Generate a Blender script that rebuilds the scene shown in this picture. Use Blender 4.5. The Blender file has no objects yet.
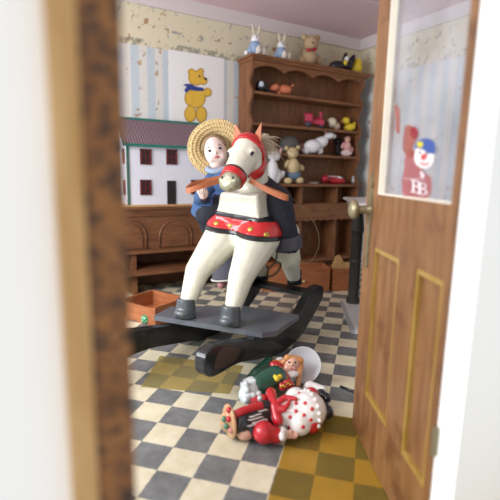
import bpy, bmesh, math, random
from mathutils import Vector as V, Matrix
random.seed(7)
PI = math.pi
scene = bpy.context.scene
COL = scene.collection

# ------------------------------------------------------------------ camera frame
CAM = V((0, 0, 0.920825))
CR = V((0.868292, -0.49572, 0.0182)); CU = V((0.069748, 0.158329, 0.98492)); CF = V((0.491126, 0.853928, -0.172051))
FPX = 430.0
def ray(x, y): return CF + CR * ((x - 250) / FPX) - CU * ((y - 250) / FPX)
def PZ(x, y, z=0.0):
    d = ray(x, y); return CAM + d * ((z - CAM.z) / d.z)
def PY(x, y, Y):
    d = ray(x, y); return CAM + d * (Y / d.y)
def depth(p): return (p - CAM).dot(CF)
def px(p, n): return n * depth(p) / FPX          # n photo pixels at the distance of p, in metres

# ------------------------------------------------------------------ materials
def lin(h):
    h = h.lstrip('#'); c = [int(h[i:i+2], 16) / 255 for i in (0, 2, 4)]
    return tuple((v / 12.92 if v <= .04045 else ((v + .055) / 1.055) ** 2.4) for v in c) + (1,)
MATS = {}
def nodes(name):
    m = bpy.data.materials.new(name); m.use_nodes = True
    nt = m.node_tree; b = nt.nodes['Principled BSDF']
    return m, nt, b
def N(nt, t, **k):
    n = nt.nodes.new(t)
    for a, v in k.items():
        if a.startswith('i_'): n.inputs[a[2:].replace('_', ' ')].default_value = v
        else: setattr(n, a, v)
    return n
def mat(name, col, rough=.5, var=.12, scale=30, bump=.0, metal=0, coat=0, alpha=None, bscale=None):
    if name in MATS: return MATS[name]
    m, nt, b = nodes(name)
    tc = N(nt, 'ShaderNodeTexCoord'); nz = N(nt, 'ShaderNodeTexNoise', i_Scale=scale, i_Detail=5.0)
    nt.links.new(tc.outputs['Object'], nz.inputs['Vector'])
    c = lin(col); mr = N(nt, 'ShaderNodeMixRGB')
    mr.inputs[1].default_value = tuple(v * (1 - var) for v in c[:3]) + (1,)
    mr.inputs[2].default_value = tuple(min(1, v * (1 + var)) for v in c[:3]) + (1,)
    nt.links.new(nz.outputs['Fac'], mr.inputs[0]); nt.links.new(mr.outputs[0], b.inputs['Base Color'])
    b.inputs['Roughness'].default_value = rough; b.inputs['Metallic'].default_value = metal
    b.inputs['Coat Weight'].default_value = coat
    if bump:
        bp = N(nt, 'ShaderNodeBump', i_Strength=bump, i_Distance=.004)
        n2 = N(nt, 'ShaderNodeTexNoise', i_Scale=bscale or scale * 2, i_Detail=4.0)
        nt.links.new(tc.outputs['Object'], n2.inputs['Vector'])
        nt.links.new(n2.outputs['Fac'], bp.inputs['Height']); nt.links.new(bp.outputs[0], b.inputs['Normal'])
    if alpha is not None: b.inputs['Alpha'].default_value = alpha
    MATS[name] = m; return m
def wood(name, c1, c2, stretch=(2, 2, 14), scale=5, rough=.45, bump=.15, blotch=None):
    if name in MATS: return MATS[name]
    m, nt, b = nodes(name)
    tc = N(nt, 'ShaderNodeTexCoord'); mp = N(nt, 'ShaderNodeMapping'); mp.inputs['Scale'].default_value = stretch
    nz = N(nt, 'ShaderNodeTexNoise', i_Scale=scale, i_Detail=8.0, i_Distortion=.6)
    nt.links.new(tc.outputs['Object'], mp.inputs[0]); nt.links.new(mp.outputs[0], nz.inputs['Vector'])
    cr = N(nt, 'ShaderNodeValToRGB'); cr.color_ramp.elements[0].position = .32; cr.color_ramp.elements[1].position = .68
    cr.color_ramp.elements[0].color = lin(c1); cr.color_ramp.elements[1].color = lin(c2)
    nt.links.new(nz.outputs['Fac'], cr.inputs[0]); out = cr.outputs[0]
    if blotch:
        n2 = N(nt, 'ShaderNodeTexNoise', i_Scale=blotch[1], i_Detail=4.0, i_Distortion=.4)
        nt.links.new(tc.outputs['Object'], n2.inputs['Vector'])
        r2 = N(nt, 'ShaderNodeValToRGB'); r2.color_ramp.elements[0].position = blotch[2]; r2.color_ramp.elements[1].position = blotch[2] + .12
        nt.links.new(n2.outputs['Fac'], r2.inputs[0])
        mx = N(nt, 'ShaderNodeMixRGB'); mx.inputs[2].default_value = lin(blotch[0])
        nt.links.new(r2.outputs[0], mx.inputs[0]); nt.links.new(out, mx.inputs[1]); out = mx.outputs[0]
    nt.links.new(out, b.inputs['Base Color']); b.inputs['Roughness'].default_value = rough
    bp = N(nt, 'ShaderNodeBump', i_Strength=bump, i_Distance=.003)
    nt.links.new(nz.outputs['Fac'], bp.inputs['Height']); nt.links.new(bp.outputs[0], b.inputs['Normal'])
    MATS[name] = m; return m

def floor_mat():
    m, nt, b = nodes('checker_lino')
    tc = N(nt, 'ShaderNodeTexCoord'); mp = N(nt, 'ShaderNodeMapping')
    s = 1 / .12; x0, y0 = 0.536104, 1.361402; c = math.sqrt(.5)
    mp.inputs['Scale'].default_value = (s, s, 0)
    mp.inputs['Rotation'].default_value = (0, 0, PI / 4)
    mp.inputs['Location'].default_value = (-(x0 - y0) * c * s, -(x0 + y0) * c * s, .5)
    ch = N(nt, 'ShaderNodeTexChecker'); ch.inputs['Scale'].default_value = 1.0
    nt.links.new(tc.outputs['Object'], mp.inputs[0])
    nz = N(nt, 'ShaderNodeTexNoise', i_Scale=14.0, i_Detail=8.0, i_Roughness=.65)
    nt.links.new(tc.outputs['Object'], nz.inputs['Vector'])
    n2 = N(nt, 'ShaderNodeTexNoise', i_Scale=60.0, i_Detail=4.0)
    nt.links.new(tc.outputs['Object'], n2.inputs['Vector'])
    vm = N(nt, 'ShaderNodeVectorMath', operation='MULTIPLY_ADD'); vm.inputs[1].default_value = (.05, .05, 0)
    nt.links.new(n2.outputs['Color'], vm.inputs[0]); nt.links.new(mp.outputs[0], vm.inputs[2])
    nt.links.new(vm.outputs[0], ch.inputs['Vector'])
    def ramp(a, bb):
        r = N(nt, 'ShaderNodeValToRGB'); r.color_ramp.elements[0].position = .3; r.color_ramp.elements[1].position = .7
        r.color_ramp.elements[0].color = lin(a); r.color_ramp.elements[1].color = lin(bb)
        nt.links.new(nz.outputs['Fac'], r.inputs[0]); return r
    dk = ramp('#5a5c5c', '#7f8180'); cr = ramp('#c9c0a0', '#ded6bc')
    nt.links.new(dk.outputs[0], ch.inputs['Color1']); nt.links.new(cr.outputs[0], ch.inputs['Color2'])
    nt.links.new(ch.outputs['Color'], b.inputs['Base Color'])
    b.inputs['Roughness'].default_value = .38
    bp = N(nt, 'ShaderNodeBump', i_Strength=.12, i_Distance=.003)
    nt.links.new(nz.outputs['Fac'], bp.inputs['Height']); nt.links.new(bp.outputs[0], b.inputs['Normal'])
    return m

def wallpaper():
    m, nt, b = nodes('nursery_wallpaper')
    tc = N(nt, 'ShaderNodeTexCoord'); sp = N(nt, 'ShaderNodeSeparateXYZ'); nt.links.new(tc.outputs['Object'], sp.inputs[0])
    def M(op, a, bb=None, c=None):
        n = N(nt, 'ShaderNodeMath', operation=op)
        for i, v in enumerate((a, bb, c)):
            if v is None: continue
            if isinstance(v, (int, float)): n.inputs[i].default_value = v
            else: nt.links.new(v, n.inputs[i])
        return n.outputs[0]
    def mix(f, a, bb):
        n = N(nt, 'ShaderNodeMixRGB')
        nt.links.new(f, n.inputs[0])
        for i, v in ((1, a), (2, bb)):
            if isinstance(v, str): n.inputs[i].default_value = lin(v)
            else: nt.links.new(v, n.inputs[i])
        return n.outputs[0]
    xy = M('ADD', sp.outputs[0], M('MULTIPLY', sp.outputs[1], 1.0))       # runs along either wall
    fr = M('FRACT', M('MULTIPLY', M('SUBTRACT', xy, .965 - .034 + 3.52), 1 / .128))
    st = M('LESS_THAN', fr, .5)
    base = mix(st, '#d6d5cd', '#bdc8ce')
    def spots(sc, lo, hi, dist=0.5):
        n = N(nt, 'ShaderNodeTexNoise', i_Scale=sc, i_Detail=3.0, i_Distortion=dist); nt.links.new(tc.outputs['Object'], n.inputs['Vector'])
        r = N(nt, 'ShaderNodeMapRange'); r.inputs['From Min'].default_value = lo; r.inputs['From Max'].default_value = hi
        nt.links.new(n.outputs['Fac'], r.inputs['Value']); return r.outputs[0]
    base = mix(M('MULTIPLY', spots(16, .64, .68), .8), base, '#a98658')
    bord = mix(M('MULTIPLY', spots(13, .61, .66), .75), '#d8cfb4', '#85898e')
    bord = mix(M('MULTIPLY', spots(24, .64, .68, .2), .85), bord, '#9a7440')
    zz = sp.outputs[2]
    band = M('MULTIPLY', M('GREATER_THAN', zz, 1.885), M('LESS_THAN', zz, 1.945))
    bandf = M('MULTIPLY', band, M('MULTIPLY', spots(20, .46, .56), .75))
    bord = mix(bandf, bord, '#868474')
    col = mix(M('GREATER_THAN', zz, 1.892), base, bord)
    nt.links.new(col, b.inputs['Base Color']); b.inputs['Roughness'].default_value = .8
    return m

# ------------------------------------------------------------------ mesh helpers
def link(name, me, m=None, parent=None, loc=None):
    o = bpy.data.objects.new(name, me); COL.objects.link(o)
    if m is not None:
        me.materials.clear()
        for q in (m if isinstance(m, (list, tuple)) else [m]): me.materials.append(q)
    if parent is not None:
        off = parent['_w'] if '_w' in parent else (0, 0, 0)
        me.transform(Matrix.Translation(-V(off))); o.parent = parent; o['_w'] = tuple(off)
    elif loc is not None:
        me.transform(Matrix.Translation(-V(loc))); o.location = loc; o['_w'] = tuple(loc)
    return o
def thing(name, label, cat, loc, group=None):
    o = bpy.data.objects.new(name, None); COL.objects.link(o); o.location = loc; o.empty_display_size = .05
    o['_w'] = tuple(loc); tag(o, label, cat, group); return o
def tag(o, label, cat, group=None, kind=None):
    o['label'] = label; o['category'] = cat
    if group: o['group'] = group
    if kind: o['kind'] = kind
    return o
def finish(bm, smooth=False, bevel=0):
    if bevel:
        bmesh.ops.bevel(bm, geom=[e for e in bm.edges if len(e.link_faces) == 2 and e.calc_face_angle(0) > .5], offset=bevel, segments=2, affect='EDGES', profile=.5)
    bmesh.ops.recalc_face_normals(bm, faces=bm.faces)
    me = bpy.data.meshes.new('m'); bm.to_mesh(me); bm.free()
    if smooth:
        for p in me.polygons: p.use_smooth = True
    return me
def bbox(bm, x0, x1, y0, y1, z0, z1):
    vs = [bm.verts.new(p) for p in [(x0,y0,z0),(x1,y0,z0),(x1,y1,z0),(x0,y1,z0),(x0,y0,z1),(x1,y0,z1),(x1,y1,z1),(x0,y1,z1)]]
    for f in [(0,3,2,1),(4,5,6,7),(0,1,5,4),(1,2,6,5),(2,3,7,6),(3,0,4,7)]: bm.faces.new([vs[i] for i in f])
def box(x0, x1, y0, y1, z0, z1, bevel=.003):
    bm = bmesh.new(); bbox(bm, x0, x1, y0, y1, z0, z1); return finish(bm, bevel=bevel)
def prism(pts, vec, bevel=0, smooth=False):
    """closed outline of 3-D points extruded by vec"""
    bm = bmesh.new(); vec = V(vec)
    a = [bm.verts.new(V(p)) for p in pts]; b = [bm.verts.new(V(p) + vec) for p in pts]; n = len(pts)
    bm.faces.new(a); bm.faces.new(b[::-1])
    for i in range(n): bm.faces.new([a[i], b[i], b[(i+1) % n], a[(i+1) % n]])
    return finish(bm, bevel=bevel, smooth=smooth)
def add_ell(bm, c, r, rot=None, seg=16):
    r = (r, r, r) if isinstance(r, (int, float)) else r
    M = Matrix.Translation(V(c)) @ (rot.to_4x4() if rot is not None else Matrix.Identity(4)) @ Matrix.Diagonal((*r, 1))
    bmesh.ops.create_uvsphere(bm, u_segments=seg, v_segments=max(6, seg * 5 // 8), radius=1, matrix=M)
def add_cone(bm, a, b, ra, rb, seg=14, caps=True):
    a, b = V(a), V(b); d = b - a; L = d.length
    if L < 1e-6: return
    q = d.to_track_quat('Z', 'Y').to_matrix().to_4x4()
    bmesh.ops.create_cone(bm, cap_ends=caps, segments=seg, radius1=ra, radius2=rb, depth=L, matrix=Matrix.Translation((a + b) / 2) @ q)
def add_cap(bm, a, b, ra, rb):
    add_ell(bm, a, ra); add_ell(bm, b, rb); add_cone(bm, a, b, ra, rb)
def mesh_of(fn, smooth=True):
    bm = bmesh.new(); fn(bm)
    return finish(bm, smooth=smooth)
def fuse(fn, vox, it=2):
    """fused single surface from overlapping closed shapes"""
    bm = bmesh.new(); fn(bm); me = bpy.data.meshes.new('t'); bm.to_mesh(me); bm.free()
    o = bpy.data.objects.new('t', me); COL.objects.link(o)
    r = o.modifiers.new('r', 'REMESH'); r.mode = 'VOXEL'; r.voxel_size = vox
    if it:
        s = o.modifiers.new('s', 'SMOOTH'); s.factor = .5; s.iterations = it
    dg = bpy.context.evaluated_depsgraph_get(); dg.update()
    out = bpy.data.meshes.new_from_object(o.evaluated_get(dg))
    bpy.data.objects.remove(o); bpy.data.meshes.remove(me)
    for p in out.polygons: p.use_smooth = True
    return out
def shell(src, test, thick, inset=.001):
    """closed shell hugging the part of src (world coords) where test(point) is true"""
    bm = bmesh.new(); bm.from_mesh(src)
    bm.normal_update()
    kill = [f for f in bm.faces if not test(f.calc_center_median())]
    bmesh.ops.delete(bm, geom=kill, context='FACES')
    if not bm.faces: bm.free(); return None
    nrm = {v: v.normal.copy() for v in bm.verts}
    faces = list(bm.faces); new = {}
    for v in list(nrm): new[v] = bm.verts.new(v.co + nrm[v] * thick)
    for v in nrm: v.co -= nrm[v] * inset
    edges = [e for e in bm.edges if len(e.link_faces) == 1]
    pairs = []
    for e in edges:
        f = e.link_faces[0]; l = [l for l in f.loops if l.edge == e][0]
        pairs.append((l.vert, l.link_loop_next.vert))
    for f in faces: bm.faces.new([new[v] for v in f.verts])
    for a, b in pairs:
        try: bm.faces.new([b, a, new[a], new[b]])
        except ValueError: pass
    for f in faces: f.normal_flip()
    me = finish(bm, smooth=True); return me
def tube(pts, r, seg=8, closed=False):
    bm = bmesh.new(); pts = [V(p) for p in pts]; n = len(pts); rings = []
    up = V((0, 0, 1)); prev = None
    for i, p in enumerate(pts):
        if closed: t = pts[(i+1) % n] - pts[i-1]
        else: t = pts[min(i+1, n-1)] - pts[max(i-1, 0)]
        t.normalize()
        a = (prev - t * prev.dot(t)) if prev is not None else (t.cross(up) if abs(t.z) < .95 else t.cross(V((1, 0, 0))))
        a.normalize(); prev = a; b = t.cross(a)
        rr = r[i] if isinstance(r, (list, tuple)) else r
        rings.append([bm.verts.new(p + (a * math.cos(k * 2*PI/seg) + b * math.sin(k * 2*PI/seg)) * rr) for k in range(seg)])
    for i in range(n if closed else n - 1):
        A, B = rings[i], rings[(i+1) % n]
        for k in range(seg): bm.faces.new([A[k], A[(k+1) % seg], B[(k+1) % seg], B[k]])
    if not closed: bm.faces.new(rings[0][::-1]); bm.faces.new(rings[-1])
    return finish(bm, smooth=True)
def spline(pts, n=8, closed=False):
    pts = [V(p) for p in pts]; m = len(pts); out = []
    for i in range(m if closed else m - 1):
        g = lambda k: pts[k % m] if closed else pts[max(0, min(m-1, k))]
        p0, p1, p2, p3 = g(i-1), g(i), g(i+1), g(i+2)
        for j in range(n):
            t = j / n
            out.append(.5 * ((2*p1) + (p2-p0)*t + (2*p0-5*p1+4*p2-p3)*t*t + (-p0+3*p1-3*p2+p3)*t**3))
    if not closed: out.append(pts[-1])
    return out
def ribbon(pts, w, t, up=V((0, 0, 1)), closed=False):
    bm = bmesh.new(); n = len(pts); rings = []
    for i, p in enumerate(pts):
        T = (pts[(i+1) % n] - pts[i-1]) if closed else (pts[min(i+1, n-1)] - pts[max(i-1, 0)])
        T.normalize(); s = T.cross(up).normalized(); u = s.cross(T).normalized()
        rings.append([bm.verts.new(p + s*a*t/2 + u*b*w/2) for a, b in ((-1,-1),(1,-1),(1,1),(-1,1))])
    for i in range(n if closed else n - 1):
        A, B = rings[i], rings[(i+1) % n]
        for k in range(4): bm.faces.new([A[k], A[(k+1) % 4], B[(k+1) % 4], B[k]])
    if not closed: bm.faces.new(rings[0][::-1]); bm.faces.new(rings[-1])
    return finish(bm, smooth=False)

# ------------------------------------------------------------------ colours
W_HUTCH = wood('hutch_wood', '#6a4126', '#8c5c3a', (9, 9, 1.5), 4, .5)
W_HUTCH_H = wood('hutch_wood_across', '#6e4428', '#91603c', (1.5, 9, 14), 4, .5)
W_BENCH = wood('bench_wood', '#603b25', '#805436', (2, 8, 12), 4, .45)
W_DOOR = wood('door_wood', '#714a2b', '#8d6541', (5, 5, .9), 5, .42, blotch=('#6a452a', 7, .56))
W_DOOR_LIT = wood('door_bead_lit_wood', '#96752f', '#a98a4a', (5, 5, 1), 6, .3)  # light on the panel bevels put into a paler golden wood colour
W_JAMB = wood('mottled_jamb_wood', '#70451f', '#946231', (3, 3, 2), 9, .5, blotch=('#33201a', 90, .49))
W_PINE = wood('pale_pine', '#b58a52', '#cda672', (6, 6, 1), 6, .5)
W_BOX = wood('drawer_wood', '#8a4d2b', '#ad6c43', (2, 2, 16), 5, .5)
WHITE = mat('white_paint', '#fbfbfa', .6, .01)
BLACK = mat('black_gloss_paint', '#1b1c20', .3, .3, 20, .25, coat=.3)
CREAM = mat('cream_enamel', '#dcdac8', .3, .09, 14, 1.0, coat=.5, bscale=24)
RED = mat('red_enamel', '#c41f22', .28, .15, 40, .2, coat=.5)

# ------------------------------------------------------------------ the setting
def struct(name, me, m): 
    o = link(name, me, m); o['kind'] = 'structure'; return o
YB, XR, ZC = 3.52, 3.28, 2.29
struct('floor', box(-1.2, 3.36, .2, 3.6, -.06, 0, 0), floor_mat())
struct('ceiling', box(-1.2, 3.36, .5, 3.6, ZC, ZC + .05, 0), mat('mauve_ceiling', '#e0c2c9', .8, .05, 8))
WP = wallpaper()
struct('wall_back', box(-1.2, XR + .08, YB, YB + .08, 0, ZC, 0), WP)
struct('wall_right', box(XR, XR + .08, .56, YB, 0, ZC, 0), WP)
CROWN = mat('crown_paint', '#d5cccb', .6, .03)
struct('trim_1', box(-1.2, XR, YB - .025, YB, 2.185, ZC, .004), CROWN)
struct('trim_2', box(XR - .025, XR, .56, YB - .025, 2.185, ZC, .004), CROWN)
for i, yy in enumerate((1.15, 1.95, 2.75)):
    struct('trim_%d' % (3 + i), box(-1.2, XR - .03, yy, yy + .012, ZC - .006, ZC, 0), MATS['mauve_ceiling'])
struct('baseboard_back', box(-1.2, XR, YB - .02, YB, 0, .12, .003), CROWN)
struct('baseboard_right', box(XR - .02, XR, .56, YB - .02, 0, .12, .003), CROWN)
# doorway trim between added white walls that fill the blank margins
MARGIN_WHITE = mat('margin_white_paint', '#fdfdfc', .7, .005)
struct('wall_margin_left', box(-.62, .050, .50, .556, 0, ZC, 0), MARGIN_WHITE)
struct('wall_margin_right', box(.815, 1.65, .50, .556, 0, ZC, 0), MARGIN_WHITE)
struct('trim_6', box(.047, .0745, .478, .556, 0, ZC, .003), W_PINE)
struct('trim_7', box(.0745, .119, .482, .556, 0, ZC, .005), W_JAMB)

# ------------------------------------------------------------------ door leaf
D0 = V((1.078, 1.083, 0)); DD = V((-.4548, -.8906, 0)).normalized(); DN = V((DD.y, -DD.x, 0))
def DF(t, z, off=0): return D0 + DD * t + V((0, 0, z)) + DN * off
def dbox(t0, t1, z0, z1, o0, o1, bevel=.003):
    bm = bmesh.new()
    vs = [bm.verts.new(DF(t, z, o)) for o in (o0, o1) for (t, z) in ((t0, z0), (t1, z0), (t1, z1), (t0, z1))]
    for f in [(0,1,2,3),(4,7,6,5),(0,4,5,1),(1,5,6,2),(2,6,7,3),(3,7,4,0)]: bm.faces.new([vs[i] for i in f])
    return finish(bm, bevel=bevel)
DT = -.036; TW = .59; TH = 2.02
door = thing('door_1', 'open panelled wooden door leaf with a glazed upper half and brass knob', 'door', DF(TW, 0, -.018))
door['kind'] = 'structure'
def dpart(n, me, m, lab=None, par=None):
    o = link(n, me, m, par or door)
    if lab: o['label'] = lab
    return o
dpart('stile', dbox(0, .113, .006, TH, DT, 0), W_DOOR)
dpart('stile', dbox(.565, TW, .006, TH, DT, 0), W_DOOR)
dpart('mullion', dbox(.315, .425, .19, .70, DT, 0), W_DOOR)
dpart('rail', dbox(.105, .565, .006, .19, DT, 0), W_DOOR)
dpart('rail', dbox(.105, .565, .70, .868, DT, 0), W_DOOR)
dpart('rail', dbox(.105, .565, 1.90, TH, DT, 0), W_DOOR)
for (a, b) in ((.105, .315), (.425, .565)):
    p = dpart('door_panel', dbox(a, b, .19, .70, -.026, -.012), W_DOOR)
    for (c, d, e, f) in ((a, a + .012, .19, .70), (b - .012, b, .19, .70), (a + .012, b - .012, .19, .204), (a + .012, b - .012, .686, .70)):
        dpart('bead', dbox(c, d, e, f, -.014, -.002, .003), W_DOOR_LIT, 'golden moulding round the panel, its lit tone in the wood colour', p)
BEADW = mat('cream_highlight_bead', '#f0ead8', .25, .03, coat=.4)  # bright bevel highlight of the glass put into a cream-white bead
dpart('edge_highlight_bead', dbox(.113, .120, .868, 1.90, -.02, .001, .002), BEADW, 'white bead drawing the highlight of the glass edge')
dpart('edge_highlight_bead', dbox(.121, .565, .868, .872, -.02, .001, .001), BEADW, 'white bead drawing the highlight of the glass edge')
gm, nt, b = nodes('reflection_haze_glass')
nt.nodes.remove(b); out = nt.nodes['Material Output']
tr = N(nt, 'ShaderNodeBsdfTransparent'); tr.inputs[0].default_value = (.93, .93, .95, 1)
gl = N(nt, 'ShaderNodeBsdfGlossy'); gl.inputs['Roughness'].default_value = .12
df = N(nt, 'ShaderNodeBsdfDiffuse'); df.inputs[0].default_value = lin('#dcdce2')
m1 = N(nt, 'ShaderNodeMixShader'); m1.inputs[0].default_value = .05
m2 = N(nt, 'ShaderNodeMixShader')
tc = N(nt, 'ShaderNodeTexCoord'); nz = N(nt, 'ShaderNodeTexNoise', i_Scale=5.0, i_Detail=3.0)
mr = N(nt, 'ShaderNodeMapRange'); mr.inputs['From Min'].default_value = .3; mr.inputs['From Max'].default_value = .75
mr.inputs['To Min'].default_value = .06; mr.inputs['To Max'].default_value = .26  # noisy pale diffuse share paints a reflection haze into the pane
nt.links.new(tc.outputs['Object'], nz.inputs['Vector']); nt.links.new(nz.outputs['Fac'], mr.inputs['Value'])
nt.links.new(tr.outputs[0], m1.inputs[1]); nt.links.new(gl.outputs[0], m1.inputs[2])
nt.links.new(mr.outputs[0], m2.inputs[0]); nt.links.new(m1.outputs[0], m2.inputs[1]); nt.links.new(df.outputs[0], m2.inputs[2])
nt.links.new(m2.outputs[0], out.inputs[0])
pane = dpart('window_pane', dbox(.12, .567, .872, 1.90, -.020, -.016, 0), gm, 'clear pane with reflection haze painted in')
# printed sticker on the pane: flat film pieces
def film(n, pts, off, m, lab=None, th=.0006):
    return dpart(n, prism([DF(t, z, -.016 + off) for t, z in pts], DN * th), m, lab, pane)
def oval(c, a, b, n=20, rot=0):
    return [(c[0] + a*math.cos(k*2*PI/n)*math.cos(rot) - b*math.sin(k*2*PI/n)*math.sin(rot),
             c[1] + a*math.cos(k*2*PI/n)*math.sin(rot) + b*math.sin(k*2*PI/n)*math.cos(rot)) for k in range(n)]
def fm(name, c, a=.75): return mat('film_' + name, c, .4, .05, alpha=a)
def blobby(pts): 
    return [(p.x, p.z) for p in spline([V((a, 0, b)) for a, b in pts], 5, True)]
def TZ(x, y):
    d = ray(x, y); k = (D0 + DN * -.0155 - CAM).dot(DN) / d.dot(DN); P = CAM + d * k
    return ((P - D0).dot(DD), P.z)
def pxy(*a): return [TZ(x, y) for x, y in a]
film('sticker_figure', blobby(pxy((405,157),(413,150),(419,158),(424,172),(431,178),(430,195),(420,199),(404,196),(402,180),(404,170))), .0004, fm('red', '#b4353c', .34), 'faded red body of the printed figure')
film('sticker_arm', blobby(pxy((405,128),(410,125),(416,130),(417,138),(413,147),(414,156),(408,157),(403,148))), .0008, fm('rust', '#a8503f', .5), 'rust red raised glove')
film('sticker_arm', blobby(pxy((412,127),(417,128),(419,134),(416,139),(411,135))), .0014, fm('crimson', '#a01d30', .55))
film('sticker_streamer', blobby(pxy((395,105),(399,108),(400,122),(399,134),(396,130),(396,118))), .0008, fm('rust', '#a8503f'))
film('sticker_face', blobby(pxy((415,155),(418,147),(426,146),(433,151),(434,160),(430,167),(422,168),(416,163))), .0012, fm('face', '#f1e9e8', .86), 'white painted clown face')
film('sticker_hat', blobby(pxy((416,148),(417,143),(422,139),(430,139),(435,143),(436,150),(434,154),(427,152),(422,149))), .002, fm('blue', '#35559f', .86), 'blue cap')
film('sticker_badge', blobby(pxy((418,143),(421,141.5),(424,143),(423,147),(419,147))), .0028, fm('yellow', '#d8c832', .86), 'yellow badge')
film('sticker_nose', oval(TZ(424.5, 157), .017, .008), .002, fm('nose', '#d1414b', .86))
for q in ((420.5, 152.5), (427.5, 153.5)): film('sticker_eye', oval(TZ(*q), .007, .0035), .002, fm('dark', '#2b2b38', .86))
film('sticker_mouth', pxy((418.5,160),(422,163),(427,163.5),(431,161),(428,165.5),(422,165)), .002, fm('nose', '#d1414b'))
film('sticker_letter', pxy((421.3,171.5),(423,171.5),(423,173),(425,175),(424.5,177.5),(421.5,177.5),(421.5,176),(423,175.5),(421.3,174)), .002, fm('white', '#f2f0f2', .86))
def letterB(x, y, w, h):
    # one outline stroke B with serifs, drawn as bars and bows
    P = lambda a, b_: TZ(x + a * w, y - b_ * h + a * w * .16)
    bars = [[P(0, 0), P(.55, 0), P(.55, .07), P(0, .07)], [P(0, 1), P(.55, 1), P(.55, .93), P(0, .93)], [P(.15, 0), P(.29, 0), P(.29, 1), P(.15, 1)], [P(.3, .48), P(.6, .48), P(.6, .55), P(.3, .55)]]
    for q in bars: film('sticker_letter', q, .002, fm('white', '#f2f0f2', .86))
    for (cy, ry, rx) in ((.75, .25, .3), (.26, .26, .42)):
        o = [P(.5 + rx * math.cos(t), cy + ry * math.sin(t)) for t in [(-PI/2 + PI*k/8) for k in range(9)]]
        i = [P(.5 + rx * .68 * math.cos(t), cy + ry * .78 * math.sin(t)) for t in [(PI/2 - PI*k/8) for k in range(9)]]
        film('sticker_letter', o + i, .0024, fm('white', '#f2f0f2', .86))
letterB(411.5, 192, 11, 12.5); letterB(418.5, 194, 10.5, 12)
# a line of tiny print above the letters, too small to read in the photograph
for k in range(9):
    film('sticker_print', oval(TZ(405.5 + k * 2.4, 178.6 + k*.1), .004, .0028, 8), .002, fm('pinkprint', '#d9b9bd', .7))
# latch plate and knob
BRASS = mat('old_brass', '#8f866a', .38, .2, 60, .15, metal=.6)
def outline_plate():
    pts = []
    for z, w in ((.62, .006), (.632, .009), (.655, .007), (.675, .013), (.70, .010), (.74, .016), (.80, .017), (.86, .016), (.885, .010), (.905, .014), (.925, .006), (.94, .003)):
        pts.append((z, w))
    return [DF(.052 + w, z, 0) for z, w in pts] + [DF(.052 - w, z, 0) for z, w in pts[::-1]]
kp = dpart('latch_plate', prism(outline_plate(), DN * .006, .001), BRASS, 'pierced brass backplate')
def knobf(bm):
    c = DF(.052, .815, 0)
    add_cone(bm, c, c + DN * .012, .020, .017, 20); add_cone(bm, c + DN * .01, c + DN * .05, .015, .012, 16)
    M = Matrix.Translation(c + DN * .058) @ DN.to_track_quat('Z', 'Y').to_matrix().to_4x4() @ Matrix.Diagonal((.033, .033, .017, 1))
    bmesh.ops.create_uvsphere(bm, u_segments=24, v_segments=14, radius=1, matrix=M)
dpart('door_knob', fuse(knobf, .0025, 3), BRASS, 'round brass knob', kp)
for z in (.3, 1.7): dpart('hinge', dbox(TW - .004, TW + .006, z, z + .07, -.01, .004, .001), BRASS)

# ------------------------------------------------------------------ hutch (tall dresser)
HX0, HX1, HY, HB = 1.868, 3.13, 3.27, 3.50
hut = thing('toy_dresser', 'tall reddish wooden dresser with scalloped cornice and open toy shelves against the back wall', 'dresser', ((HX0+HX1)/2, 3.4, 0))
def hp(n, me, m=W_HUTCH, lab=None, par=None):
    o = link(n, me, m, par or hut)
    if lab: o['label'] = lab
    return o
SH = [(1.62, 'shelf'), (1.363, 'shelf'), (1.118, 'shelf')]
def side_outline(x):
    # wavy front edge between the shelves
    pts = [V((x, HB, 0)), V((x, HY, 0)), V((x, HY, .846))]
    levels = [.846, 1.118, 1.363, 1.62, 1.80]
    for a, b in zip(levels, levels[1:]):
        for k in range(1, 13):
            t = k / 12; pts.append(V((x, HY + .045 * math.sin(PI * t) ** 2 * (1 + .25 * math.sin(2*PI*t)), a + (b - a) * t)))
    pts += [V((x, HY, 1.885)), V((x, HB, 1.885))]
    return pts
hp('side_panel', prism(side_outline(HX0), (.022, 0, 0)))
hp('side_panel', prism(side_outline(HX1 - .022), (.022, 0, 0)))
hp('back_panel', box(HX0 + .022, HX1 - .022, HB - .012, HB, .1, 1.885, 0))
for z, n in SH: hp(n, box(HX0 + .022, HX1 - .022, HY + .01, HB - .012, z - .022, z, .002), W_HUTCH_H)
hp('counter', box(HX0 + .0, HX1 + .03, HY - .02, HB - .012, .824, .846, .003), W_HUTCH_H)
co = hp('cornice', box(HX0 - .02, HX1 + .05, HY - .035, HB, 1.885, 1.903, .003), W_HUTCH_H)
hp('moulding', box(HX0 - .008, HX1 + .03, HY - .02, HB, 1.862, 1.885, .004), W_HUTCH_H, par=co)
# scalloped valance
pts = [V((HX0 + .02, HY + .002, 1.865)), V((HX1 - .02, HY + .002, 1.865))]
n_s = 4; X0, X1 = HX0 + .022, HX1 - .022
for i in range(n_s * 12 + 1):
    t = 1 - i / (n_s * 12); ph = (t * n_s) % 1.0
    pts.append(V((X0 + (X1 - X0) * t, HY + .002, 1.790 + .042 * abs(math.sin(PI * ph)) ** .8)))
hp('valance', prism(pts, (0, .014, 0)), W_HUTCH_H)
for x in (2.245, 2.435, 2.865): 
    hp('divider', box(x - .011, x + .011, HY + .012, HB - .012, .125, .824, .002))
hp('shelf', box(HX0 + .022, HX1 - .022, HY + .012, HB - .012, .640, .662, .002), W_HUTCH_H)
pts = [V((X0, HY + .002, .655)), V((X1, HY + .002, .655))]
for i in range(161):
    t = 1 - i / 160; pts.append(V((X0 + (X1 - X0) * t, HY + .002, .492 + .014 * abs(math.sin(PI * t * 14)))))
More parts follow.
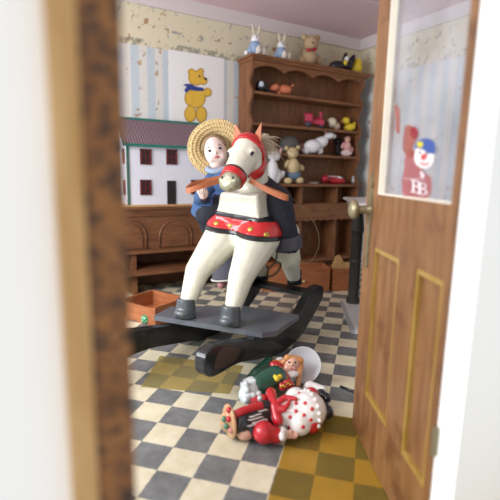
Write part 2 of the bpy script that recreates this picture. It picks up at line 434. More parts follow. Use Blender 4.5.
hp('apron', prism(pts, (0, .013, 0)), W_HUTCH_H, 'wavy edged apron')
hp('bottom_board', box(HX0 + .022, HX1 - .022, HY, HB - .012, .095, .125, .003), W_HUTCH_H)
hp('back_skirt', box(HX0 + .022, HX1 - .022, HB - .05, HB - .02, 0, .095, 0))

# ------------------------------------------------------------------ bench cabinet at left
BX0, BX1, BY = .30, 1.845, 3.19
ben = thing('low_bench_cabinet', 'low brown bench cabinet with arched panels and open ledges under the toy house', 'cabinet', ((BX0+BX1)/2, 3.34, 0))
def bp(n, me, m=W_BENCH, lab=None, par=None):
    o = link(n, me, m, par or ben)
    if lab: o['label'] = lab
    return o
bp('worktop', box(BX0, BX1, BY - .02, 3.49, .652, .672, .004))
bp('front_panel', box(BX0, BX1, BY + .012, BY + .03, .34, .652, 0))
bp('top_rail', box(BX0, BX1, BY, BY + .014, .60, .652, .002))
def arch(x0, x1, z0, zt, n=14):
    c = (x0 + x1) / 2; r = (x1 - x0) / 2; h = min(r, zt - z0 - .02)
    return [(x0, z0)] + [(c - r * math.cos(PI * k / n), zt - h + h * math.sin(PI * k / n)) for k in range(n + 1)] + [(x1, z0)]
for (a, b_) in ((.37, .62), (.70, .925), (1.03, 1.295), (1.385, 1.62)):
    ar = arch(a, b_, .352, .565)
    d_ = bp('arched_door', prism([V((x, BY + .006, z)) for x, z in ar], (0, .006, 0)), W_BENCH)
    ar2 = [V((x, BY + .004, z)) for x, z in ar]
    bp('moulding', tube(ar2, .006, 6), W_BENCH, par=d_)
    i_ = arch(a + .03, b_ - .03, .36, .535)
    bp('raised_field', prism([V((x, BY - .003, z)) for x, z in i_], (0, .010, 0), .002), W_BENCH, par=d_)
bp('ledge', box(BX0, BX1, BY - .02, 3.49, .318, .342, .004))
bp('ledge', box(BX0, BX1, BY - .06, 3.49, .160, .188, .004))
for x in (BX0 + .01, .83, 1.36, BX1 - .012):
    bp('divider', box(x - .018, x + .018, BY + .01, 3.48, .188, .318, .002))
    bp('foot', box(x - .02, x + .02, BY + .0, 3.40, 0, .160, .002))
bp('back_panel', box(BX0, BX1, 3.475, 3.49, .0, .652, 0))

# ------------------------------------------------------------------ toy house
HSX0, HSX1, HSY0, HSY1, HZ0, HZE = .80, 1.50, 3.20, 3.44, .686, 1.118
house = thing('dollhouse', 'white toy house with purple-brown ribbed roof, teal edges and dark red windows', 'dollhouse', (1.15, 3.32, .672))
HW = mat('house_white', '#dcdce6', .6, .03); TEAL = mat('teal_paint', '#1f6e60', .5, .1); MAROON = mat('maroon_paint', '#6a1b22', .5, .1); ROOFM = mat('roof_paint', '#77636a', .6, .1)
DARK = mat('dark_opening', '#241a1c', .6, .1)
def hs(n, me, m, lab=None, par=None):
    o = link(n, me, m, par or house)
    if lab: o['label'] = lab
    return o
hs('base', box(HSX0 - .02, HSX1 + .02, HSY0 - .015, HSY1, .672, HZ0, .002), W_PINE)
ym = HSY1 - .06
hs('wall', prism([V((HSX0, HSY0, HZ0)), V((HSX0, HSY0, HZE)), V((HSX0, ym, 1.30)), V((HSX0, HSY1, 1.25)), V((HSX0, HSY1, HZ0))], (HSX1 - HSX0, 0, 0)), HW)
# ribbed roof
bm = bmesh.new(); n = 150; x0, x1 = HSX0 - .03, HSX1 + .03
A = []; B_ = []
fy, fz, ry, rz = HSY0 - .03, HZE + .002, ym, 1.318
for k in range(n + 1):
    x = x0 + (x1 - x0) * k / n; h = .004 * (1 + math.cos(k * 2 * PI / 4))
    A.append([bm.verts.new((x, fy, fz + h)), bm.verts.new((x, ry, rz + h)), bm.verts.new((x, ry, rz - .012)), bm.verts.new((x, fy, fz - .01))])
for k in range(n):
    for j in range(4): bm.faces.new([A[k][j], A[k+1][j], A[k+1][(j+1) % 4], A[k][(j+1) % 4]])
bm.faces.new(A[0][::-1]); bm.faces.new(A[-1])
rf = hs('roof', finish(bm), ROOFM, 'ribbed purple-brown roof')
hs('ridge_strip', box(x0, x1, ry - .008, ry + .012, rz - .004, rz + .014, .002), TEAL, 'teal strip', rf)
hs('eave_strip', box(x0, x1, fy - .008, fy + .004, fz - .012, fz + .008, .002), TEAL, 'teal strip', rf)
for x in (x0 - .004, x1):
    hs('gable_strip', prism([V((x, fy, fz - .014)), V((x, fy, fz + .008)), V((x, ry, rz + .012)), V((x, ry, rz - .012))], (.005, 0, 0)), TEAL, 'teal strip', rf)
hs('corner_strip', box(HSX0 - .004, HSX0 + .014, HSY0 - .005, HSY0 + .012, HZ0, HZE, .001), TEAL, 'teal strip')
hs('corner_strip', box(HSX1 - .014, HSX1 + .004, HSY0 - .005, HSY0 + .012, HZ0, HZE, .001), TEAL, 'teal strip')
for (cx, cz) in ((.937, 1.038), (1.137, 1.044), (1.345, 1.044), (.932, .815), (1.335, .818)):
    w, h = .042, .056
    f = hs('window', box(cx - w, cx + w, HSY0 - .006, HSY0 + .002, cz - h, cz + h, .001), DARK, 'dark little window')
    bm = bmesh.new()
    for (a, b_, c, d) in ((-w, -w + .014, -h, h), (w - .014, w, -h, h), (-w, w, h - .008, h), (-w, w, -h, -h + .008), (-.003, .003, -h, h), (-w, w, -.003, .003)):
        bbox(bm, cx + a, cx + b_, HSY0 - .010, HSY0 - .004, cz + c, cz + d)
    hs('window_frame', finish(bm), MAROON, 'dark red frame', f)
dd = hs('door', box(1.098, 1.168, HSY0 - .006, HSY0 + .002, HZ0, HZ0 + .18, .001), DARK, 'dark doorway')
for (yy, cz) in ((3.30, 1.04), (3.30, .81)):
    hs('window', box(HSX0 - .006, HSX0 + .002, yy - .03, yy + .03, cz - .055, cz + .055, .001), MAROON)

# ------------------------------------------------------------------ teddy picture on the wall
pic = thing('teddy_picture', 'white paper poster of a yellow teddy bear with a blue neckerchief on the striped wall', 'poster', (1.48, YB - .002, 1.3))
def pc(n, pts, off, col, lab=None):
    o = link(n, prism([V((p.x, YB - off, p.z)) for p in pts], (0, -.0012, 0)), mat('print_' + col, col, .7, .12, 60), pic)
    if lab: o['label'] = lab
    return o
link('paper', box(1.235, 1.735, YB - .003, YB - .0005, 1.14, 1.900, 0), mat('paper_white', '#e9e7e6', .7, .02), pic)
def pp(*a): return spline([PY(x, y, YB) for x, y in a], 5, True)
def po(cx, cy, rx, ry, n=18): return [PY(cx + rx * math.cos(2*PI*k/n), cy + ry * math.sin(2*PI*k/n), YB) for k in range(n)]
TY, TB = '#dfb440', '#b98d33'; BN = 0
for (cx, cy, rx, ry) in ((196,98,9.2,10),(196,78,7.6,7.2),(203,81,3.8,3.6),(191,72,3,3),(200.5,71.5,2.8,2.8),(207,92.5,4,4.2),(201.5,93,4,3.5),(189,98,4.3,7.5),(190,114,5.6,8),(201,114.5,5.2,7.8)):
    pc('bear_outline', po(cx, cy, rx + .5, ry + .5), .0030 + .0002 * BN, TB); BN += 1
BN = 0
for (cx, cy, rx, ry) in ((196,98,8.6,9.4),(196,78,7,6.6),(203,81,3.2,3),(191,72,2.4,2.4),(200.5,71.5,2.2,2.2),(207,92.5,3.4,3.6),(201.5,93,3.6,3),(189,98,3.6,6.9),(190,114,5,7.4),(201,114.5,4.6,7.2)):
    pc('bear_figure', po(cx, cy, rx, ry), .0052 + .0004 * BN, TY); BN += 1
pc('neckerchief', pp((189,84),(196,87),(202,88),(203,91),(195,91),(189,90),(186,93),(184,90),(186,87),(183,85)), .0105, '#2c3f86', 'blue neckerchief')
pc('eye', po(199, 76.5, 1, 1.1), .0105, '#2a2018'); pc('nose', po(205, 79, 1.4, 1.2), .0105, '#2a2018')

# ------------------------------------------------------------------ shelf toys
HR = V((CR.x, CR.y, 0)).normalized(); HFW = V((-HR.y, HR.x, 0))          # toys face the room's doorway
ROT = Matrix((HR, HFW, V((0, 0, 1)))).transposed()
def toy(name, label, cat, base_z, Y, parts, group=None, vox=None):
    """parts: (part name, material, [(px, py, rx, ry, tilt_deg, back)...]) ellipsoids in photo pixels at depth Y; rested on base_z"""
    meshes = []; zmin = 9
    for pn, m, el in parts:
        def f(bm, el=el):
            for e in el:
                x, y, rx, ry = e[:4]; tilt = e[4] if len(e) > 4 else 0; back = e[5] if len(e) > 5 else 0
                p = PY(x, y, Y); k = px(p, 1)
                p = p + HFW * back * k
                R = ROT @ Matrix.Rotation(math.radians(tilt), 3, 'Y')
                if len(e) > 6:
                    bmesh.ops.create_cube(bm, size=2, matrix=Matrix.Translation(p) @ R.to_4x4() @ Matrix.Diagonal((rx * k, min(rx, ry) * k * 1.2, ry * k, 1))); continue
                add_ell(bm, p, (rx * k, min(rx, ry) * k * .95 if max(rx, ry) < 2.2 * min(rx, ry) else min(rx, ry) * k, ry * k), R)
        me = fuse(f, vox or .006, 1)
        zmin = min(zmin, min(v.co.z for v in me.vertices)); meshes.append((pn, m, me))
    p0 = PY(parts[0][2][0][0], 100, Y)
    t = thing(name, label, cat, (p0.x, Y, base_z), group)
    for pn, m, me in meshes:
        me.transform(Matrix.Translation((0, 0, base_z - zmin)))
        link(pn, me, m, t)
    return t
cWHITE = mat('toy_white', '#e4e2e4', .4, .05); cBLUE = mat('toy_blue', '#8fa6c4', .5, .1); cEARC = mat('toy_ear_cream', '#cfc2ae', .6, .1)
cTAN = mat('toy_tan', '#b49a78', .8, .15, 80, .4); cRED = mat('toy_red', '#a8202c', .35, .1); cBLK = mat('toy_black', '#1c1a1e', .4, .2)
cYEL = mat('toy_yellow', '#dcc02c', .4, .1); cORG = mat('toy_orange', '#c87450', .5, .1); cHONEY = mat('toy_honey', '#c6b084', .5, .1)
cDEN = mat('toy_denim', '#5f7488', .7, .15); cPINK = mat('toy_pink', '#d8a3a0', .5, .1); cBRN = mat('toy_brown', '#6d4a38', .7, .2, 80); cGREY = mat('toy_grey', '#5c5654', .8, .3, 120, .6)
cMAG = mat('toy_magenta', '#b3304c', .35, .1); cWHEEL = mat('toy_wheel', '#3d3a4c', .5, .1); cCRM = mat('toy_cream', '#ddd2b8', .5, .1)
TOPZ = 1.903
for i, (x, y, lab) in enumerate(((255, 43, 'white rabbit in pale blue coat at the left end of the dresser top'), (281, 46, 'slightly smaller white rabbit in blue coat standing between its twin and the teddy'))):
    s = 1 if i == 0 else .9
    q = lambda *e: (x + e[0]*s, y + e[1]*s, e[2]*s, e[3]*s) + tuple(e[4:])
    toy('rabbit_figurine', lab, 'rabbit figurine', TOPZ, 3.33, [
        ('coat', cBLUE, [q(0, 1, 6.5, 7.5), q(-5, 3, 3, 4.5, 20)]),
        ('head', cWHITE, [q(.5, -8, 4.6, 4.8), q(3.6, -6.5, 2.2, 2, 0, -2)]),
        ('ear', cEARC, [q(-1.6, -17, 1.3, 6.2, -8)]), ('ear', cEARC, [q(4.2, -16.5, 1.8, 6.2, 12)]),
        ('belly', mat('toy_ivory', '#e0d8cc', .6, .05), [q(3, 3.8, 3.6, 5.2, 0, -4.5)]), ('foot', MATS['toy_ivory'], [q(8, 5, 3.2, 4.6, 10, -3)]),
        ('paw', cWHITE, [q(-8.5, 5.2, 2.4, 2.4)]),
        ('nose', cPINK, [q(5.6, -7, .9, .8, 0, -3)]), ('eye', cBLK, [q(1.6, -9.2, .9, 1, 0, -4.3)])], 'blue coated rabbits on the dresser top', .0045)
toy('teddy_bear', 'small tan plush teddy with a red bow on the dresser top', 'teddy bear', TOPZ, 3.35, [
    ('body', cTAN, [(309, 54, 8, 8.5), (302, 57, 4, 4.5), (318, 57, 4.5, 4), (311, 40, 8, 8), (304.5, 33.5, 3.4, 3.6), (317.5, 34, 3.2, 3.4), (311, 43, 4.2, 3.4, 0, -5)]),
    ('bow', cRED, [(308, 48.2, 3.2, 1.7, 10, -7.5), (313.5, 47.8, 3, 1.6, -12, -7.5)]), ('nose', cBRN, [(311.5, 41.5, 1.3, 1, 0, -9)])])
toy('black_swan_toy', 'black bird toy with curved neck on the dresser top beside the yellow one', 'bird toy', TOPZ, 3.33, [
    ('body', cBLK, [(338, 64, 9, 5), (347, 63.5, 6, 6, 0), (345, 55.5, 2.2, 5, 15), (352, 59, 3, 6.5, 20)]), ('wing', cWHITE, [(345.5, 59, 2.2, 3.5, 10, -5)]), ('beak', cYEL, [(344, 62.5, 2.2, 3, 20, -6)])])
toy('yellow_plush_toy', 'bright yellow plush at the right end of the dresser top', 'plush toy', TOPZ, 3.33, [
    ('body', cYEL, [(357, 65, 5.5, 6.5), (358, 59.5, 4, 3.6)]), ('arm', cYEL, [(353.5, 67, 2.4, 3.6)])])
Z1, Z2, Z3, Z4 = 1.62, 1.363, 1.118, .846
toy('penguin_toy', 'round black toy with white patch on the upper left shelf', 'toy', Z1, 3.34, [
    ('body', cBLK, [(261, 84, 5.6, 6.2), (266, 87, 3.5, 3)]), ('face', mat('toy_greywhite', '#b9bcc6', .5, .05), [(261.5, 82.5, 2.8, 3.2, 0, -4)])])
toy('orange_pig_toy', 'orange animal lying with raised tail on the upper left shelf', 'animal toy', Z1, 3.34, [
    ('body', cORG, [(284, 89, 8, 4.6, 4), (275, 87, 4.5, 3.6, -20), (271, 88, 2.2, 1.6)]), ('tail', cORG, [(291.5, 85.8, 4, 1.1, -38)]), ('leg', cORG, [(279, 92.5, 2, 2.2)]), ('leg', cORG, [(289, 92.5, 2, 2.2)])])
toy('toy_engine', 'dark pink toy engine with grey wheels on the second shelf', 'toy vehicle', Z2, 3.34, [
    ('body', cMAG, [(314.5, 119.5, 9.5, 2.6, 4, 0, 1), (318, 117.2, 5.5, 2.6, 4)]), ('cab', cMAG, [(308.5, 115.5, 3.6, 3.6, 4, 0, 1), (308.5, 111.5, 4.3, .9, 4, 0, 1)]), ('chimney', cMAG, [(321, 113, 1.3, 3, 0, 0, 1), (321, 109.8, 2.0, 1.0)]),
    ('wheel', cWHEEL, [(308, 122, 3.2, 3.2, 0, -3.5)]), ('wheel', cWHEEL, [(321, 123, 3.2, 3.2, 0, -3.5)])])
toy('puppy_ornament', 'cream and brown puppy ornament on the second shelf beside the duck', 'dog ornament', Z2, 3.34, [
    ('head', cCRM, [(332, 119, 5, 5)]), ('snout', mat('toy_palebrown', '#b39a84', .6, .1), [(336.5, 123, 3.6, 3.8, 0, -2)]), ('ear', cBRN, [(328, 121, 1.8, 4, 12)]), ('nose', cBLK, [(335.5, 119.5, 1, .9, 0, -5)])])
toy('yellow_duck', 'small yellow duck at the right of the second shelf', 'duck toy', Z2, 3.33, [
    ('body', cYEL, [(349.5, 126, 6.2, 3.8, -10), (354, 122.5, 2, 2)]), ('head', cYEL, [(346, 119.5, 3.8, 3.6)]), ('beak', cORG, [(342, 120.3, 1.8, 1, 0, -1)])])
toy('hedgehog_toy', 'dark furry hedgehog with brown face on the third shelf', 'hedgehog toy', Z3, 3.40, [
    ('body', cGREY, [(289, 141, 10.5, 9)]), ('face', cBRN, [(299.5, 144.5, 4.5, 6, 10, -3)]), ('nose', cBLK, [(303, 145, 1, 1, 0, -6)])])
toy('polar_bear_ornament', 'white polar bear ornament stretching its head on the third shelf', 'bear ornament', Z3, 3.33, [
    ('body', cWHITE, [(312, 145, 9, 6.8, -10), (320, 141.5, 9, 5.8, -28), (329, 134.5, 5.6, 3.4, -20), (334, 134.8, 2.4, 2.2), (306, 149, 4, 4), (320, 149.5, 3.4, 3.4)]),
    ('ear', cPINK, [(326, 131, 1.4, 1.2, 0, 0)]), ('nose', cBLK, [(336, 134.5, .9, .8, 0, -1)])])
toy('black_cat_figurine', 'thin black figurine standing between white bear and pink doll', 'figurine', Z3, 3.41, [
    ('body', cBLK, [(338, 145, 3, 8), (338, 138, 4, 3.5, 0)]), ('head', cBRN, [(342.5, 134, 2.2, 2.4)]), ('head', cBRN, [(336, 133, 1.8, 2)])])
toy('pink_doll', 'small pink seated doll with white skirt on the third shelf', 'doll', Z3, 3.33, [
    ('body', cPINK, [(347, 144, 4, 5), (342.8, 143, 1.6, 3.6, 20), (351.5, 147.5, 2, 3.5)]), ('head', mat('toy_skin', '#d9a894', .5, .05), [(347.5, 137, 3, 3.2)]), ('skirt', mat('toy_dustypink', '#d9c2be', .6, .1), [(346.5, 150.5, 6, 3.6)])])
toy('white_rabbit_ornament', 'white rabbit ornament sitting on the counter behind the horse mane', 'rabbit ornament', Z4, 3.28, [
    ('body', cWHITE, [(272, 172, 6.5, 12), (276, 176, 5.5, 8), (281, 175, 3.4, 5, 40)]), ('head', cWHITE, [(274, 156, 6.6, 5.4, 10)]), ('ear', cWHITE, [(269, 152, 2, 3.2, -10)]), ('ear', cPINK, [(280.5, 151.5, 1.6, 3.4, 15)]),
    ('eye', cBLK, [(274.5, 154.5, .8, .8, 0, -6)]), ('nose', cPINK, [(271, 157, .9, .8, 0, -6)])])
toy('teddy_in_shorts', 'honey coloured teddy in blue shorts on the counter beside the white rabbit', 'teddy bear', Z4, 3.29, [
    ('body', cHONEY, [(293, 167, 6.5, 9), (287, 164, 2.6, 5, 25), (300, 168, 4.6, 3.4, 20)]), ('head', cHONEY, [(292, 153.5, 6.6, 6), (292.5, 156, 3, 2.4, 0, -5)]), ('ear', cHONEY, [(286.5, 148.5, 2.3, 2.5)]), ('ear', cHONEY, [(298, 148, 2.3, 2.5)]),
    ('shorts', cDEN, [(293, 175.5, 8, 5.5)]), ('foot', cHONEY, [(287.5, 181, 4.6, 3.2, 0, -4)]), ('foot', cHONEY, [(299, 180.5, 4.4, 3.4, 0, -4)]), ('eye', cBLK, [(290, 152, .8, .8, 0, -6)]), ('eye', cBLK, [(295, 152, .8, .8, 0, -6)])])
toy('red_toy_boat', 'red and white boat shaped toy on the counter', 'toy boat', Z4, 3.32, [
    ('hull', cRED, [(334, 179.5, 12, 3.8, 3), (325, 178, 4, 4)]), ('deck', cWHITE, [(334, 176.6, 9.5, 1.5, 4, 0), (338, 178, 4, 2.6, 0, -2.6)])])
toy('tiny_white_figurine', 'tiny white figurine with pink head at the counter right end', 'figurine', Z4, 3.33, [
    ('body', cWHITE, [(354.3, 181.3, 3.2, 3.4), (354.3, 178, 2.2, 3)]), ('head', cPINK, [(354.5, 174.5, 1.5, 1.7)])])
toy('flat_shell_ornament', 'flat pale oval ornament lying on the counter left of the red boat', 'ornament', Z4, 3.30, [('body', mat('toy_palegrey', '#9b9187', .5, .1), [(313, 183.6, 6.5, 1.2)])])

# ------------------------------------------------------------------ loose drawers on the floor
def drawer(corner, dirx, w, dep, h, label, m=W_BOX, knob=None, group='loose wooden drawers on the floor'):
    c = V(corner); u = V(dirx).normalized(); v = V((-u.y, u.x, 0)); z = V((0, 0, 1))
    t = thing('loose_drawer', label, 'drawer', c + u * w / 2 + v * dep / 2, group)
    def bx(a0, a1, b0, b1, c0, c1, bev=.002):
        bm = bmesh.new(); vs = [bm.verts.new(c + u*a + v*b_ + z*cc) for cc in (c0, c1) for a, b_ in ((a0, b0), (a1, b0), (a1, b1), (a0, b1))]
        for f in [(0,3,2,1),(4,5,6,7),(0,1,5,4),(1,2,6,5),(2,3,7,6),(3,0,4,7)]: bm.faces.new([vs[i] for i in f])
        return finish(bm, bevel=bev)
    tk = .014
    link('front_panel', bx(0, w, 0, tk, .001, h), m, t); link('back_panel', bx(0, w, dep - tk, dep, .001, h - .01), m, t)
    link('side_panel', bx(0, tk, tk, dep - tk, .001, h - .01), m, t); link('side_panel', bx(w - tk, w, tk, dep - tk, .001, h - .01), m, t)
    link('bottom_panel', bx(tk, w - tk, tk, dep - tk, .001, .012, 0), m, t)
    if knob:
        k = c + u * knob[0] + z * knob[1]
        o = link('knob', mesh_of(lambda bm: (add_cone(bm, k, k - v * .014, .006, .005), add_ell(bm, k - v * .018, .010))), mat('pale_brass', '#d9cf9c', .3, .05, metal=.4), t); o['label'] = 'small pale round knob'
    return t, c, u, v
a = PZ(262, 291.5, 0); b = PZ(329, 291.5, 0); c = PZ(352.5, 290.5, 0)
drawer(a, b - a, (b - a).length, .22, .205, 'wooden drawer with a small round knob standing behind the rocker', knob=((b - a).length * .61, .09))
_, c3, u3, v3 = drawer(b + (c - b).normalized() * .03, c - b, (c - b).length, .20, .185, 'narrower wooden drawer next to the table column, holding a tan piece')
# tan cut-out lying in the second drawer
k0 = c3 + u3 * .03 + v3 * .10
pts = [(0, 0), (.0, .175), (.03, .255), (.055, .27), (.085, .235), (.10, .205), (.20, .20), (.20, 0)]
o = link('wooden_bracket', prism([k0 + u3 * a_ + V((0, 0, .013 + z_)) for a_, z_ in pts], v3 * .012, .002), W_PINE, loc=k0)
tag(o, 'tan wooden cut-out bracket standing inside the narrower drawer', 'bracket')
# drawer at the left, seen from its corner
cl = PZ(155, 308, .12); cl.z = 0; e1 = PZ(187, 297, .12); e1.z = 0; u_ = (e1 - cl).normalized()
vv = V((-u_.y, u_.x, 0))
tL, cL, uL, vL = drawer(cl, e1 - cl, .32, .34, .12, 'shallow reddish drawer by the bench at the left edge', m=W_BOX)

# green ball
g = PZ(146, 321.5, 0); R_ = px(g, 4.8); g = PZ(146, 319 + 0, R_)
gp = V((g.x, g.y, R_))
t = thing('green_bead', 'round green bead with pale spots by the left drawer', 'bead', (gp.x, gp.y, 0))
GRN = mat('bead_green', '#2f8a58', .3, .15, 40, coat=.4)
bead = link('ball', mesh_of(lambda bm: add_ell(bm, gp, R_, seg=24)), GRN, t)
def dots(bm):
    for k in range(26):
        zz = 1 - 2 * (k + .5) / 26; rr = math.sqrt(1 - zz*zz); a_ = k * 2.39996
        add_ell(bm, gp + V((rr*math.cos(a_), rr*math.sin(a_), zz)) * R_ * .93, R_ * .13, seg=8)
link('spots', mesh_of(dots), cWHITE, bead)

# ------------------------------------------------------------------ marble washstand/fireplace behind the door
fc = PZ(343, 303.5, .0); fd = (PZ(357, 339, 0) - fc).normalized(); fn = V((-fd.y, fd.x, 0))     # fn away to the right
if fn.dot(CR) < 0: fn = -fn
fire = thing('marble_hearth_stand', 'dark iron stand with white marble top and marble floor slab, half hidden by the door', 'fireplace', fc + fd * .3 + fn * .15)
MARB = mat('pale_marble', '#d6d4d2', .3, .08, 6); IRON = mat('blackened_iron', '#3a3936', .5, .25, 50, .4)
def fbox(a0, a1, b0, b1, z0, z1, bev=.003):
    bm = bmesh.new(); vs = [bm.verts.new(fc + fd*a_ + fn*b_ + V((0, 0, z_))) for z_ in (z0, z1) for a_, b_ in ((a0, b0), (a1, b0), (a1, b1), (a0, b1))]
    for f in [(0,3,2,1),(4,5,6,7),(0,1,5,4),(1,2,6,5),(2,3,7,6),(3,0,4,7)]: bm.faces.new([vs[i] for i in f])
    return finish(bm, bevel=bev)
def fp(n, me, m, lab=None):
    o = link(n, me, m, fire)
    if lab: o['label'] = lab
fp('floor_slab', fbox(-.0, .62, 0, .42, 0, .022), MARB, 'white marble slab')
fp('slab_edging', fbox(-.004, .62, -.022, 0.0, 0, .020), mat('grey_edge', '#a9aaac', .4, .05))
fp('mantel_top', fbox(-.085, .66, -.03, .42, .760, .776), MARB, 'white marble top')
fp('mantel_groove', fbox(-.05, .63, .005, .42, .752, .760), IRON)
fp('mantel_fascia', fbox(-.06, .63, -.005, .42, .735, .752), mat('grey_marble_edge', '#b5b3b2', .4, .06))
def column(a_, b_):
    def f(bm):
        p = fc + fd * a_ + fn * b_
        prof = [(.022, .036), (.06, .036), (.065, .028), (.10, .026), (.30, .024), (.33, .032), (.35, .024), (.52, .026), (.55, .036), (.60, .032), (.66, .026), (.70, .034), (.735, .04)]
        for (z0, r0), (z1, r1) in zip(prof, prof[1:]): add_cone(bm, p + V((0, 0, z0)), p + V((0, 0, z1)), r0 * 1.35, r1 * 1.35, 18)
        for k in range(10):
            q = V((math.cos(k * PI / 5), math.sin(k * PI / 5), 0)) * .035
            add_cone(bm, p + q + V((0, 0, .1)), p + q + V((0, 0, .52)), .004, .004, 6)
    return mesh_of(f, False)
fp('column', column(.035, .065), IRON); fp('column', column(.55, .085), IRON)
fp('back_plate', fbox(-.02, .62,   .40, .42, .022, .735), IRON)

# ------------------------------------------------------------------ yellow sheets on the floor
def filmsheet(name, pts, label, dens, hexc):
    m, nt, b = nodes(name + '_film'); nt.nodes.remove(b); out = nt.nodes['Material Output']
    tr = N(nt, 'ShaderNodeBsdfTransparent'); tr.inputs[0].default_value = lin(hexc)
    gl = N(nt, 'ShaderNodeBsdfGlossy'); gl.inputs['Roughness'].default_value = .25
    di = N(nt, 'ShaderNodeBsdfDiffuse'); di.inputs[0].default_value = lin(hexc)
    a_ = N(nt, 'ShaderNodeMixShader'); a_.inputs[0].default_value = .05; b_ = N(nt, 'ShaderNodeMixShader'); b_.inputs[0].default_value = dens
    nt.links.new(tr.outputs[0], a_.inputs[1]); nt.links.new(gl.outputs[0], a_.inputs[2])
    nt.links.new(a_.outputs[0], b_.inputs[1]); nt.links.new(di.outputs[0], b_.inputs[2]); nt.links.new(b_.outputs[0], out.inputs[0])
    me = prism(pts, (0, 0, .0015)); c = V(pts[0])
    o = link(name, me, m, loc=c); return tag(o, label, 'film sheet')
filmsheet('yellow_film', [PZ(*q, .0008) for q in ((141, 387), (160, 356), (243, 366), (229, 394))], 'pale yellow see-through square lying under the rocker nose', .16, '#e8dfb0')
def TL(i, j): return V((0.536104, 1.361402, 0)) + V((.70711, -.70711, 0)) * i * .12 + V((.70711, .70711, 0)) * j * .12
filmsheet('amber_film', [TL(3, -6) + V((0,0,.0008)), TL(12, -6) + V((0,0,.0008)), TL(12, 2) + V((0,0,.0008)), TL(3, 2) + V((0,0,.0008))], 'large amber see-through sheet covering the tiles beside the door', .07, '#ecdd92')

# small black stick end by the door
p1 = PZ(340.5, 386.5, .008); p2 = PZ(360, 394, .008)
o = link('black_stick', tube([p1, p2], .006, 8), BLACK, loc=V((p1.x, p1.y, 0))); tag(o, 'thin black stick poking out from under the door edge', 'stick')

# ------------------------------------------------------------------ rocking horse
th26 = math.radians(26); RB = V((math.cos(th26), math.sin(th26), 0)); RL = V((-RB.y, RB.x, 0)); RN = V((1.245, 1.781, 0))
def RF(s, l, z): return RN + RB * s + RL * l + V((0, 0, z))
th = math.radians(32); HBk = V((math.cos(th), math.sin(th), 0)); HL = V((-HBk.y, HBk.x, 0)); H0 = V((.839, 1.872, 0))
def HF(x, y, z): return H0 + HBk * x + HL * y + V((0, 0, z))
def toH(p): d = p - H0; return d.dot(HBk), d.dot(HL), p.z
horse = thing('rocking_horse', 'white painted rocking horse with red bridle on a black bow rocker', 'rocking horse', RF(-.05, .22, 0))
def hh(n, me, m, lab=None, par=None):
    if me is None: return None
    o = link(n, me, m, par or horse)
    if lab: o['label'] = lab
    return o
# runners
top = [(-.652,.150),(-.648,.190),(-.625,.212),(-.58,.224),(-.52,.214),(-.43,.190),(-.33,.166),(-.20,.142),(-.08,.124),(.02,.122),(.11,.136),(.19,.17),(.27,.228),(.33,.262),(.39,.270),(.45,.266),(.475,.235)]
bot = [(.465,.185),(.40,.135),(.30,.075),(.205,.028),(.10,.006),(.0,.0),(-.10,.006),(-.19,.025),(-.29,.052),(-.39,.078),(-.47,.086),(-.54,.085),(-.60,.090),(-.64,.115)]
def runner(l0, w, k=1.0):
    out = spline([RF(s * (k if s < 0 else 1), l0, z) for s, z in top + bot], 4, True)
    return prism(out, RL * w, 0, False)
BODYB = BLACK
for l0, k in ((0.0, 1), (.44, 1.3)):
    o = hh('runner', runner(l0, .055, k), BLACK)
    bv = o.modifiers.new('b', 'BEVEL'); bv.width = .006; bv.segments = 2; bv.limit_method = 'ANGLE'; bv.angle_limit = .9
hh('worn_patch', prism(spline([RF(s, -.0006, z) for s, z in ((-.59, .13), (-.56, .185), (-.5, .19), (-.43, .165), (-.40, .13), (-.45, .105), (-.53, .105))], 4, True), RL * .0012), mat('worn_brown', '#4a3a33', .4, .25, 30), 'brown patch where black paint is worn')
# decks
DECK = mat('deck_grey', '#5a5e66', .33, .25, 12, .3, coat=.3)
FLc, FRc, BRc, BLc = PZ(154, 315.5, .2), PZ(262, 332.5, .2), PZ(299, 315, .2), PZ(171, 306.5, .2)
nA = PZ(276, 331, .2)
mid1 = FLc.lerp(FRc, .5); mid2 = BLc.lerp(BRc, .5)
hh('front_deck', prism([FLc, FRc, FRc.lerp(nA, .6) + V((0, 0, 0)), nA, BRc, PZ(243, 305.5, .2), BLc], (0, 0, -.026), .003), DECK, 'grey painted board under the front hooves')
hh('deck_support', prism([RF(-.29, .003, .174), RF(-.10, .003, .174), RF(-.10, .003, .12), RF(-.29, .003, .12)], RL * .046, .004), BLACK)
hh('deck_support', prism([RF(-.34, .445, .174), RF(-.10, .445, .174), RF(-.10, .445, .12), RF(-.34, .445, .12)], RL * .046, .004), BLACK)
hh('rear_deck', prism([RF(.36, .03, .205), RF(.36, .46, .205), RF(.47, .46, .205), RF(.47, .03, .205)], (0, 0, .024), .003), BLACK)
